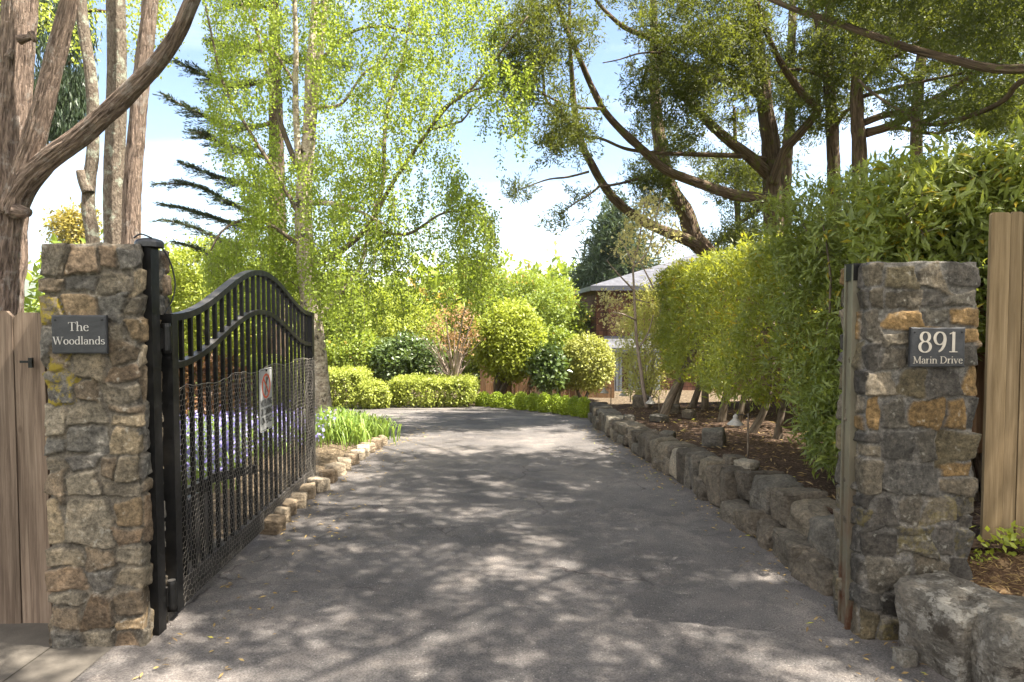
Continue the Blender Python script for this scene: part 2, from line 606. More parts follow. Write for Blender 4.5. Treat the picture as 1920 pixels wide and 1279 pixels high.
def make_materials():
    # weathered asphalt
    k = NT('asphalt')
    co = k.coord('Object')
    big = k.noise(co, 0.9, 4, 0.6)
    mid = k.noise(co, 5.0, 5, 0.65)
    fine = k.ramp(k.noise(co, 120.0, 3, 0.8), [(0.36, (0, 0, 0)), (0.66, (1, 1, 1))])
    grit = k.n('ShaderNodeTexVoronoi', None, Vector=co, Scale=95.0)
    col = k.ramp(big, [(0.3, (0.105, 0.096, 0.091)), (0.5, (0.155, 0.142, 0.134)), (0.7, (0.235, 0.212, 0.194))])
    wear = k.ramp(k.noise(co, 1.7, 9, 0.68, 0.3), [(0.53, (0, 0, 0)), (0.565, (1, 1, 1))])
    col = k.mix(wear, col, k.mix(1.0, col, (1.3, 1.28, 1.24), 'MULTIPLY'))
    col = k.mix(k.ramp(mid, [(0.42, (0, 0, 0)), (0.62, (1, 1, 1))]), col, k.mix(0.7, col, (1.35, 1.3, 1.26), 'MULTIPLY'))
    col = k.mix(k.math('MULTIPLY', fine, 0.95), k.mix(1.0, col, (1.18, 1.18, 1.18), 'MULTIPLY'), k.mix(1.0, col, (0.42, 0.42, 0.43), 'MULTIPLY'))
    gc = k.ramp(grit.outputs['Color'], [(0.8, (0, 0, 0)), (0.9, (1, 1, 1))])
    gs = k.ramp(grit.outputs['Distance'], [(0.25, (1, 1, 1)), (0.4, (0, 0, 0))])
    col = k.mix(k.math('MULTIPLY', gc, gs), col, (0.36, 0.33, 0.3))
    warp = k.mix(0.2, co, k.n('ShaderNodeTexNoise', None, Vector=co, Scale=5.0, Detail=5.0).outputs[1])
    cr = k.n('ShaderNodeTexVoronoi', {'feature': 'DISTANCE_TO_EDGE'}, Vector=warp, Scale=1.15)
    crm = k.math('MULTIPLY', k.ramp(cr.outputs['Distance'], [(0.002, (1, 1, 1)), (0.011, (0, 0, 0))]), k.ramp(k.noise(co, 0.7, 3), [(0.5, (0, 0, 0)), (0.6, (1, 1, 1))]))
    cr2 = k.n('ShaderNodeTexVoronoi', {'feature': 'DISTANCE_TO_EDGE'}, Vector=warp, Scale=6.5)
    crm2 = k.math('MULTIPLY', k.ramp(cr2.outputs['Distance'], [(0.006, (1, 1, 1)), (0.03, (0, 0, 0))]), k.ramp(k.noise(co, 0.75, 3, 0.6), [(0.6, (0, 0, 0)), (0.7, (1, 1, 1))]))
    crk = k.math('MAXIMUM', crm, crm2)
    col = k.mix(k.math('MULTIPLY', crk, 0.75), col, (0.045, 0.033, 0.033))
    h = k.math('SUBTRACT', k.math('ADD', fine, k.math('MULTIPLY', mid, 0.6)), k.math('MULTIPLY', crk, 1.2))
    M['asphalt'] = k.surf(k.principled(col, 0.82, 0.3, k.bump(h, 0.75, 0.012)))

    k = NT('concrete')
    co = k.coord('Object')
    n1, n2 = k.noise(co, 2.2, 6, 0.65), k.noise(co, 90.0, 3, 0.7)
    col = k.ramp(n1, [(0.3, (0.07, 0.062, 0.053)), (0.7, (0.15, 0.132, 0.11))])
    col = k.mix(k.math('MULTIPLY', n2, 0.6), col, k.mix(1.0, col, (0.6, 0.6, 0.6), 'MULTIPLY'))
    M['concrete'] = k.surf(k.principled(col, 0.9, 0.2, k.bump(n2, 0.4, 0.006)))

    # soil with bark mulch and dry needles
    def soil(name, a, b, c, sc=38.0):
        k = NT(name)
        co = k.coord('Object')
        n1 = k.noise(co, sc, 6, 0.72, 0.4)
        n2 = k.noise(co, 2.5, 4)
        vo = k.n('ShaderNodeTexVoronoi', None, Vector=k.mapping(k.mix(0.25, co, k.n('ShaderNodeTexNoise', None, Vector=co, Scale=11.0).outputs[1]), (1, 0.35, 1)), Scale=sc * 1.5)
        col = k.ramp(n1, [(0.32, a), (0.55, b), (0.72, c)])
        col = k.mix(k.ramp(vo.outputs['Color'], [(0.7, (0, 0, 0)), (0.8, (1, 1, 1))]), col, c)
        col = k.mix(k.math('MULTIPLY', n2, 0.6), col, k.mix(1.0, col, (0.6, 0.58, 0.56), 'MULTIPLY'))
        return k.surf(k.principled(col, 0.95, 0.1, k.bump(k.math('ADD', n1, vo.outputs['Distance']), 1.0, 0.02)))
    M['mulch'] = soil('mulch', (0.035, 0.022, 0.015), (0.085, 0.056, 0.04), (0.2, 0.135, 0.09))
    M['bank_soil'] = soil('bank_soil', (0.06, 0.035, 0.02), (0.14, 0.085, 0.05), (0.3, 0.2, 0.11), 30.0)
    M['dirt'] = soil('dirt', (0.06, 0.045, 0.03), (0.135, 0.102, 0.067), (0.25, 0.195, 0.13), 30.0)

    # wooded country far off
    k = NT('wooded_ground')
    co = k.coord('Object')
    n1 = k.noise(co, 0.02, 8, 0.7)
    n2 = k.noise(co, 0.35, 5, 0.7)
    col = k.ramp(n1, [(0.35, (0.035, 0.055, 0.02)), (0.55, (0.08, 0.1, 0.035)), (0.7, (0.2, 0.18, 0.09))])
    col = k.mix(k.math('MULTIPLY', n2, 0.8), col, (0.03, 0.05, 0.02))
    M['wooded'] = k.surf(k.principled(col, 0.95, 0.05))

    # field stone: colour of each stone comes with the mesh
    k = NT('field_stone')
    co = k.coord('Object')
    c = k.attr('col', 'Color')
    n1, n2, n3 = k.noise(co, 11.0, 7, 0.75, 0.5), k.noise(co, 48.0, 5, 0.8), k.noise(co, 24.0, 4, 0.6)
    col = k.mix(1.0, c, k.ramp(n1, [(0.25, (0.42, 0.4, 0.38)), (0.5, (1.0, 0.97, 0.92)), (0.75, (1.75, 1.6, 1.4))]), 'MULTIPLY')
    col = k.mix(1.0, col, k.ramp(n2, [(0.34, (0.42, 0.42, 0.42)), (0.66, (1.55, 1.55, 1.55))]), 'MULTIPLY')
    col = k.mix(k.ramp(n3, [(0.62, (0, 0, 0)), (0.72, (0.6, 0.6, 0.6))]), col, (0.3, 0.29, 0.25))
    lich = k.math('MULTIPLY', k.ramp(k.attr('tint'), [(0.5, (0, 0, 0)), (0.95, (1, 1, 1))]), k.ramp(k.noise(co, 16.0, 6, 0.75), [(0.48, (0, 0, 0)), (0.56, (1, 1, 1))]))
    col = k.mix(lich, col, (0.24, 0.185, 0.03))
    M['field_stone'] = k.surf(k.principled(col, 0.88, 0.2, k.bump(k.math('ADD', n2, k.math('MULTIPLY', n1, 1.3)), 0.75, 0.013)))

    # loose rocks: tint picks the kind
    def rockmat(name, stops, lich=None, bs=7.0):
        k = NT(name)
        co = k.coord('Object')
        n1, n2, n4 = k.noise(co, bs, 7, 0.7, 0.5), k.noise(co, 55.0, 5, 0.75), k.noise(k.mapping(co, (1, 1, 3.0)), 12.0, 5, 0.65, 0.8)
        col = k.ramp(k.attr('tint'), stops)
        col = k.mix(1.0, col, k.ramp(n1, [(0.28, (0.42, 0.4, 0.38)), (0.5, (0.95, 0.94, 0.92)), (0.74, (1.6, 1.5, 1.38))]), 'MULTIPLY')
        col = k.mix(1.0, col, k.ramp(n2, [(0.3, (0.55, 0.55, 0.55)), (0.7, (1.4, 1.4, 1.4))]), 'MULTIPLY')
        if lich:
            col = k.mix(k.ramp(k.noise(co, 11.0, 7, 0.75), [(0.52, (0, 0, 0)), (0.58, (1, 1, 1))]), col, lich[0])
            col = k.mix(k.ramp(k.noise(co, 5.0, 7, 0.75), [(0.58, (0, 0, 0)), (0.63, (1, 1, 1))]), col, lich[1])
        h = k.math('ADD', k.math('ADD', n1, n4), k.math('MULTIPLY', n2, 0.4))
        return k.surf(k.principled(col, 0.9, 0.15, k.bump(h, 0.9, 0.03)))
    M['wall_rock'] = rockmat('wall_rock', [(0.0, (0.075, 0.066, 0.055)), (0.35, (0.14, 0.12, 0.095)), (0.65, (0.12, 0.112, 0.098)), (0.9, (0.19, 0.162, 0.122)), (0.97, (0.26, 0.235, 0.19))])
    M['edge_rock'] = rockmat('edge_rock', [(0.0, (0.17, 0.13, 0.09)), (0.6, (0.26, 0.21, 0.15)), (1.0, (0.36, 0.31, 0.24))])
    M['boulder'] = rockmat('boulder', [(0.0, (0.12, 0.11, 0.095)), (1.0, (0.15, 0.138, 0.118))], ((0.24, 0.225, 0.195), (0.05, 0.042, 0.033)))
    M['brick_rock'] = rockmat('brick_rock', [(0.0, (0.33, 0.13, 0.07)), (1.0, (0.33, 0.13, 0.07))])

    # iron
    k = NT('black_iron')
    co = k.coord('Object')
    n1 = k.noise(co, 20.0, 5, 0.7)
    geo = k.n('ShaderNodeNewGeometry')
    up = k.n('ShaderNodeSeparateXYZ', None, Vector=geo.outputs['Normal']).outputs[2]
    dust = k.math('MULTIPLY', k.ramp(up, [(0.3, (0, 0, 0)), (0.8, (1, 1, 1))]), k.ramp(n1, [(0.3, (0.15, 0.15, 0.15)), (0.7, (0.5, 0.5, 0.5))]))
    col = k.mix(dust, k.ramp(n1, [(0.35, (0.003, 0.003, 0.003)), (0.75, (0.01, 0.0095, 0.009))]), (0.16, 0.15, 0.14))
    M['iron'] = k.surf(k.principled(col, k.ramp(n1, [(0.3, (0.3,) * 3), (0.7, (0.55,) * 3)]), 0.28, k.bump(n1, 0.25, 0.003)))
    k = NT('weathered_rail')
    co = k.coord('Object')
    n1 = k.noise(k.mapping(co, (1, 0.25, 1)), 18.0, 6, 0.7)
    col = k.ramp(n1, [(0.3, (0.01, 0.009, 0.008)), (0.55, (0.035, 0.03, 0.026)), (0.75, (0.11, 0.095, 0.08))])
    M['rail'] = k.surf(k.principled(col, 0.75, 0.3, k.bump(n1, 0.4, 0.006)))
    k = NT('steel')
    co = k.coord('Object')
    n1 = k.noise(k.mapping(co, (1, 1, 0.4)), 9.0, 6, 0.7)
    hz = k.n('ShaderNodeSeparateXYZ', None, Vector=co).outputs[2]
    rust = k.math('MULTIPLY', k.ramp(n1, [(0.4, (0, 0, 0)), (0.55, (1, 1, 1))]), k.ramp(hz, [(0.15, (1, 1, 1)), (1.0, (0, 0, 0))]))
    col = k.mix(rust, k.ramp(n1, [(0.3, (0.13, 0.12, 0.09)), (0.7, (0.25, 0.225, 0.16))]), (0.1, 0.045, 0.025))
    M['steel'] = k.surf(k.principled(col, 0.5, 0.5, k.bump(n1, 0.15, 0.003), 0.45))
    k = NT('wire')
    M['wire'] = k.surf(k.principled((0.22, 0.2, 0.17), 0.55, 0.4, None, 0.3))

    # wood
    def wood(name, a, b, c, rough=0.85):
        k = NT(name)
        bk = k.attr('bk', 'Vector')
        tint = k.attr('tint')
        off = k.n('ShaderNodeCombineXYZ', None, X=k.math('MULTIPLY', tint, 31.0), Y=k.math('MULTIPLY', tint, 17.0), Z=k.math('MULTIPLY', tint, 5.0)).outputs[0]
        v = k.n('ShaderNodeVectorMath', {'operation': 'ADD'}, i0=bk, i1=off).outputs[0]
        g = k.noise(k.mapping(v, (1, 1, 0.035)), 55.0, 6, 0.7, 0.5)
        w = k.noise(k.mapping(v, (1, 1, 0.12)), 7.0, 4, 0.6)
        kn = k.n('ShaderNodeTexVoronoi', None, Vector=k.mapping(v, (1, 1, 0.55)), Scale=4.2)
        col = k.ramp(g, [(0.3, a), (0.5, b), (0.72, c)])
        col = k.mix(1.0, col, k.ramp(w, [(0.3, (0.66, 0.64, 0.62)), (0.7, (1.25, 1.22, 1.2))]), 'MULTIPLY')
        col = k.mix(1.0, col, k.ramp(tint, [(0.0, (0.82, 0.8, 0.78)), (1.0, (1.18, 1.14, 1.08))]), 'MULTIPLY')
        knm = k.ramp(kn.outputs['Distance'], [(0.035, (1, 1, 1)), (0.085, (0, 0, 0))])
        col = k.mix(knm, col, k.mix(1.0, col, (0.3, 0.24, 0.2), 'MULTIPLY'))
        return k.surf(k.principled(col, rough, 0.2, k.bump(g, 0.5, 0.006)))
    M['old_wood'] = wood('old_wood', (0.065, 0.048, 0.038), (0.135, 0.105, 0.082), (0.215, 0.175, 0.14))
    M['new_wood'] = wood('new_wood', (0.13, 0.095, 0.052), (0.205, 0.155, 0.092), (0.29, 0.228, 0.145))
    M['brown_wood'] = wood('brown_wood', (0.11, 0.065, 0.035), (0.19, 0.115, 0.065), (0.28, 0.18, 0.1))

    # slate and paint
    k = NT('slate')
    co = k.coord('Object')
    n1, n2 = k.noise(k.mapping(co, (1, 1, 2.2)), 14.0, 6, 0.7, 0.6), k.noise(co, 120.0, 3)
    col = k.ramp(n1, [(0.3, (0.018, 0.019, 0.021)), (0.7, (0.042, 0.043, 0.046))])
    M['slate'] = k.surf(k.principled(col, 0.6, 0.4, k.bump(k.math('ADD', n1, k.math('MULTIPLY', n2, 0.4)), 0.5, 0.004)))

    def flat(name, col, rough=0.6, spec=0.3, var=0.12, sc=30.0):
        k = NT(name)
        n1 = k.noise(k.coord('Object'), sc, 4)
        c = k.mix(1.0, col, k.ramp(n1, [(0.3, (1 - var,) * 3), (0.7, (1 + var,) * 3)]), 'MULTIPLY')
        return k.surf(k.principled(c, rough, spec))
    M['letter'] = flat('letter_paint', (0.45, 0.43, 0.4))
    M['letter_warm'] = flat('letter_paint_warm', (0.42, 0.38, 0.32))
    M['sign_white'] = flat('sign_white', (0.36, 0.36, 0.35), 0.4)
    M['sign_red'] = flat('sign_red', (0.55, 0.07, 0.02), 0.4)
    M['sign_black'] = flat('sign_black', (0.03, 0.03, 0.03), 0.4)
    M['lamp_metal'] = flat('lamp_metal', (0.27, 0.25, 0.22), 0.5, 0.5, 0.3, 40.0)
    M['grey_box'] = flat('grey_box', (0.36, 0.36, 0.38), 0.4, 0.5)
    M['black_plastic'] = flat('black_plastic', (0.015, 0.015, 0.016), 0.35, 0.5)
    M['grey_paint'] = flat('grey_paint', (0.2, 0.225, 0.26), 0.6)
    M['fascia'] = flat('fascia', (0.07, 0.075, 0.09), 0.6)

    def shingle(name, a, b, sx, sy, mortar):
        k = NT(name)
        co = k.attr('bk', 'Vector')
        br = k.n('ShaderNodeTexBrick', {'offset': 0.43}, Vector=co, Color1=a, Color2=b, Mortar=mortar, Scale=1.0, Mortar_Size=0.007)
        br.inputs['Brick Width'].default_value = sx
        br.inputs['Row Height'].default_value = sy
        br.inputs['Bias'].default_value = 0.0
        n1 = k.noise(co, 3.0, 5, 0.7)
        col = k.mix(1.0, br.outputs['Color'], k.ramp(n1, [(0.3, (0.6, 0.6, 0.6)), (0.7, (1.3, 1.3, 1.3))]), 'MULTIPLY')
        return k.surf(k.principled(col, 0.85, 0.2, k.bump(br.outputs['Fac'], -0.6, 0.02)))
    M['wall_shingle'] = shingle('wall_shingle', (0.15, 0.07, 0.045), (0.1, 0.05, 0.035), 0.16, 0.2, (0.03, 0.017, 0.014))
    M['roof_shingle'] = shingle('roof_shingle', (0.1, 0.1, 0.112), (0.075, 0.077, 0.087), 0.3, 0.22, (0.1, 0.1, 0.12))

    # bark
    M['bark_red'] = barkmat('bark_red', (0.085, 0.06, 0.047), (0.33, 0.245, 0.19), (0.29, 0.245, 0.21), 0.16, 46.0, 1.0, 0.06)
    M['bark_lichen'] = barkmat('bark_lichen', (0.075, 0.056, 0.042), (0.19, 0.155, 0.12), (0.27, 0.28, 0.22), 0.5, 40.0, 1.0, 0.03)
    M['bark_cypress'] = barkmat('bark_cypress', (0.055, 0.038, 0.027), (0.19, 0.135, 0.092), (0.14, 0.14, 0.045), 0.1, 36.0, 1.0, 0.05)
    M['bark_birch'] = barkmat('bark_birch', (0.2, 0.15, 0.11), (0.58, 0.5, 0.4), (0.06, 0.05, 0.042), 1.6, 14.0, 0.7, 0.02)
    M['bark_stem'] = barkmat('bark_stem', (0.07, 0.055, 0.04), (0.2, 0.16, 0.12), None, 0.2, 40.0, 0.6, 0.01)
    M['bark_pale'] = barkmat('bark_pale', (0.2, 0.155, 0.125), (0.36, 0.29, 0.24), None, 0.3, 30.0, 0.6, 0.01)

    # leaves
    M['birch_leaf'] = leafmat('birch_leaf', (0.12, 0.17, 0.025), (0.25, 0.315, 0.05), (0.46, 0.56, 0.05), 0.48)
    M['cypress_leaf'] = leafmat('cypress_leaf', (0.025, 0.034, 0.012), (0.085, 0.1, 0.025), (0.3, 0.34, 0.03), 0.3, 0.25, 0.55)
    M['hedge_leaf'] = leafmat('hedge_leaf', (0.1, 0.135, 0.025), (0.25, 0.285, 0.05), (0.58, 0.58, 0.035), 0.46, 0.4, 0.4, (0.4, 0.3, 0.02))
    M['shrub_leaf'] = leafmat('shrub_leaf', (0.085, 0.12, 0.03), (0.23, 0.275, 0.065), (0.5, 0.53, 0.045), 0.42, 0.45, 0.35, (0.42, 0.32, 0.03))
    M['box_leaf'] = leafmat('box_leaf', (0.2, 0.24, 0.04), (0.34, 0.38, 0.07), (0.5, 0.55, 0.06), 0.3)
    M['ball_leaf'] = leafmat('ball_leaf', (0.15, 0.22, 0.015), (0.34, 0.42, 0.03), (0.48, 0.6, 0.03), 0.15)
    M['bright_leaf'] = leafmat('bright_leaf', (0.17, 0.21, 0.025), (0.31, 0.35, 0.045), (0.52, 0.58, 0.05), 0.38)
    M['olive_leaf'] = leafmat('olive_leaf', (0.18, 0.2, 0.045), (0.31, 0.32, 0.075), (0.5, 0.5, 0.07), 0.35)
    M['mid_leaf'] = leafmat('mid_leaf', (0.1, 0.145, 0.018), (0.21, 0.265, 0.035), (0.42, 0.5, 0.035), 0.36, 0.3, 0.45, (0.33, 0.23, 0.04))
    M['dark_leaf'] = leafmat('dark_leaf', (0.035, 0.062, 0.018), (0.1, 0.145, 0.035), (0.22, 0.3, 0.03), 0.22, 0.5, 0.35)
    M['needle'] = leafmat('needle', (0.022, 0.042, 0.022), (0.06, 0.085, 0.038), (0.14, 0.18, 0.05), 0.2)
    M['gold_leaf'] = leafmat('gold_leaf', (0.2, 0.16, 0.03), (0.34, 0.27, 0.05), (0.5, 0.42, 0.06), 0.4)
    M['rust_leaf'] = leafmat('rust_leaf', (0.2, 0.1, 0.045), (0.34, 0.2, 0.085), (0.5, 0.3, 0.1), 0.35)
    M['copper_leaf'] = leafmat('copper_leaf', (0.09, 0.04, 0.022), (0.2, 0.11, 0.04), (0.4, 0.2, 0.05), 0.35, 0.3, 0.45, (0.12, 0.16, 0.02))
    M['bronze_leaf'] = leafmat('bronze_leaf', (0.36, 0.33, 0.12), (0.52, 0.46, 0.22), (0.75, 0.66, 0.22), 0.45)
    M['pale_leaf'] = leafmat('pale_leaf', (0.28, 0.29, 0.07), (0.44, 0.43, 0.14), (0.7, 0.66, 0.12), 0.45)
    M['blade'] = leafmat('blade', (0.1, 0.18, 0.03), (0.22, 0.3, 0.06), (0.36, 0.48, 0.06), 0.35)
    M['petal'] = leafmat('petal', (0.2, 0.17, 0.5), (0.42, 0.37, 0.75), (0.45, 0.38, 0.8), 0.35)
    M['dry_leaf'] = leafmat('dry_leaf', (0.2, 0.13, 0.06), (0.42, 0.3, 0.12), (0.5, 0.35, 0.1), 0.25, 0.3, 0.5, (0.4, 0.4, 0.05))


make_materials()


# ------------------------------------------------------------------ the ground
def height_far(x, y):
    r = np.hypot(x, y)
    z = gz(x, y)
    az = np.arctan2(x, y)
    h = 6 + 62 * np.clip((-0.42 - az) / 0.25, 0, 1) * (np.abs(az) < 2.2) + 5 * np.sin(az * 13 + 2) + 3 * np.sin(az * 31)
    k = np.clip((r - 420) / 900, 0, 1)
    k = k * k * (3 - 2 * k)
    return z + k * (h - z + 0.0)


def grid_sheet(mb, xs, ys, zf, tint=0.5, wob=0.0, seed=0):
    X, Y = np.meshgrid(xs, ys)
    p = np.stack([X.ravel(), Y.ravel(), np.zeros(X.size)], 1)
    p[:, 2] = zf(p[:, 0], p[:, 1])
    if wob:
        p[:, 2] += wob * fbm(p * np.array([3, 3, 0]) + 0.37, 4, seed)
    i = np.arange(len(ys) - 1)[:, None] * len(xs)
    j = np.arange(len(xs) - 1)[None]
    a = i + j
    q = np.stack([a, a + 1, a + 1 + len(xs), a + len(xs)], -1).reshape(-1, 4)
    mb.add(p, q, None, tint)


def strip_sheet(mb, rows, ncol, zf, tint=0.5, wob=0.0, seed=0):
    """rows: (y, x_from, x_to)"""
    p = []
    for y, a, b in rows:
        for x in np.linspace(a, b, ncol):
            p.append((x, y, 0))
    p = np.array(p, float)
    p[:, 2] = zf(p[:, 0], p[:, 1])
    if wob:
        p[:, 2] += wob * fbm(p * np.array([2.2, 2.2, 0]) + 0.21, 4, seed)
    i = np.arange(len(rows) - 1)[:, None] * ncol
    j = np.arange(ncol - 1)[None]
    a = i + j
    mb.add(p, np.stack([a, a + 1, a + 1 + ncol, a + ncol], -1).reshape(-1, 4), None, tint)


mb = MB()
rad = np.concatenate([[0], np.geomspace(4, 3200, 90)])
nang = 256
ang = np.arange(nang) / nang * 2 * math.pi
vv = []
for r_ in rad:
    x, y = r_ * np.sin(ang), r_ * np.cos(ang)
    z = height_far(x, y) - 0.03
    if r_ > 300:
        q = np.stack([x * 0.01, y * 0.01, x * 0], 1)
        z = z + np.clip((r_ - 300) / 600, 0, 1) * 9 * fbm(q, 4, 3)
    vv.append(np.stack([x, y, z], 1))
i = np.arange(len(rad) - 1)[:, None] * nang
j = np.arange(nang)[None]
j2 = (j + 1) % nang
mb.add(np.vstack(vv), np.stack([i + j, i + nang + j, i + nang + j2, i + j2], -1).reshape(-1, 4))
tag(mb.build('ground', M['wooded'], None, True), kind='structure')

# wall line of the bed beside the drive (x of the rock faces at ground level)
WALL = np.array([(3.55, 1.86), (3.9, 1.84), (4.6, 1.76), (5.9, 1.62), (7.4, 1.43), (8.8, 1.3), (10.2, 1.27), (11.6, 1.33)])


def wall_x(y):
    return np.interp(y, WALL[:, 0], WALL[:, 1])


# the drive: near apron, then the drive itself, opening to a turning place
mb = MB()
rows = [(min(y, 3.372), -1.93 - 0.0 * y, 1.95 + max(0, (2.9 - y)) * 1.4) for y in np.linspace(-7, 3.4, 60)]
strip_sheet(mb, rows, 60, lambda x, y: 0 * x + 0.004, 0.3, 0.003, 1)
tag(mb.build('road', M['asphalt'], None, True), kind='structure')
mb = MB()
rows = []
for y in np.concatenate([np.linspace(3.36, 9.0, 110), np.linspace(9.05, 15.0, 90)]):
    left = np.interp(y, [3.3, 5.7, 7.6, 8.6, 8.9, 9.3, 10.0, 12, 15], [-1.83, -1.86, -1.7, -1.58, -1.62, -2.3, -5.0, -10, -10])
    right = float(wall_x(y)) + 0.12 if y < 11.4 else np.interp(y, [11.4, 12.2, 15], [1.45, 4.0, 7.0])
    rows.append((y, left, right))
strip_sheet(mb, rows, 90, lambda x, y: gz(x, y) - 0.004 + 0.012 * np.clip((y - 3.36) / 0.05, 0, 1), 0.6, 0.004, 2)
tag(mb.build('driveway', M['asphalt'], None, True), kind='structure')

# pavement slabs at the foot of the wooden fence
mb = MB()
for (x0, x1, y0, y1, dz) in [(-3.9, -2.19, 2.62, 3.32, 0.012), (-3.9, -1.9, 0.5, 2.606, 0.009), (-2.19, -1.9, 2.61, 3.3, 0.009), (-3.9, -2.19, 3.31, 3.6, 0.0125), (-6, -3.914, 1.0, 3.6, 0.01)]:
    grid_sheet(mb, np.linspace(x0, x1, 24), np.linspace(y0, y1, 16), lambda x, y: 0 * x + dz, 0.5, 0.003, 4)
tag(mb.build('pavement', M['concrete'], None, True), kind='structure')

# garden soil at the side of the gate and beyond the turning place
mb = MB()
rows = []
for y in np.linspace(3.45, 9.3, 60):
    e = np.interp(y, [3.3, 5.7, 7.6, 8.6, 9.3], [-1.95, -1.95, -1.76, -1.64, -2.4])
    rows.append((y, -9.0, e))
strip_sheet(mb, rows, 60, lambda x, y: gz(x, y) + 0.02 + 0.10 * np.clip((-1.85 - x) / 0.5, 0, 1) - 0.04 * np.clip((y - 8.3) / 1.0, 0, 1), 0.5, 0.012, 5)
tag(mb.build('flower_bed', M['dirt'], None, True), kind='structure')
mb = MB()
grid_sheet(mb, np.linspace(-12, 9, 60), np.linspace(14.5, 30, 40), lambda x, y: gz(x, y) + 0.012, 0.5, 0.03, 6)
tag(mb.build('garden_soil', M['dirt'], None, True), kind='structure')

# the raised bed behind the retaining wall
mb = MB()
rows = []
for y in np.linspace(3.45, 13.2, 100):
    x0 = float(wall_x(min(y, 11.6))) + 0.2 + max(0, y - 11.4) * 1.0
    rows.append((y, x0, 9.5))
strip_sheet(mb, rows, 80, lambda x, y: bedz(x, y) - 0.03 - 0.22 * np.clip((y - 11.8) / 1.4, 0, 1), 0.5, 0.022, 7)
tag(mb.build('planting_bed', M['mulch'], None, True), kind='structure')
# the small bank in front of the new fence
mb = MB()
grid_sheet(mb, np.linspace(2.02, 8.6, 90), np.linspace(1.7, 3.75, 70), lambda x, y: (0.2 + 0.14 * np.clip((y - 2.75) / 0.8, 0, 1) + 0.02 * (x - 2)) * np.where(y < 2.75, np.clip((y - 1.7) / 1.05, 0, 1) * np.clip((x - 2.3 - (2.75 - y) * 1.0) / 0.35, 0, 1), 1.0) - 0.04 * (y < 2.74), 0.5, 0.018, 8)
tag(mb.build('bank', M['bank_soil'], None, True), kind='structure')
# ------------------------------------------------------------------ stone pillars
def split_rects(r, w, h, big=(0.27, 0.2), small=0.07):
    out = []

    def rec(u0, v0, u1, v1, depth):
        a, b = u1 - u0, v1 - v0
        if (a < big[0] * (0.62 + 0.6 * r.random()) and b < big[1] * (0.62 + 0.6 * r.random())) or (a < 2 * small and b < 2 * small):
            out.append((u0, v0, u1, v1))
            return
        f = 0.33 + 0.34 * r.random()
        if a / big[0] > b / big[1] and a > 1.6 * small:
            m = u0 + a * f
            rec(u0, v0, m, v1, depth + 1)
            rec(m, v0, u1, v1, depth + 1)
        elif b > 1.6 * small:
            m = v0 + b * f
            rec(u0, v0, u1, m, depth + 1)
            rec(u0, m, u1, v1, depth + 1)
        else:
            out.append((u0, v0, u1, v1))
    # courses first, so that joints do not run through
    v = 0.0
    while v < h - 0.03:
        ch = 0.13 + 0.2 * r.random()
        if h - v - ch < 0.1:
            ch = h - v
        u = 0.0
        while u < w - 1e-6:
            cw = 0.2 + 0.26 * r.random()
            if w - u - cw < 0.13:
                cw = w - u
            rec(u, v, u + cw, v + ch, 0)
            u += cw
        v += ch
    return out


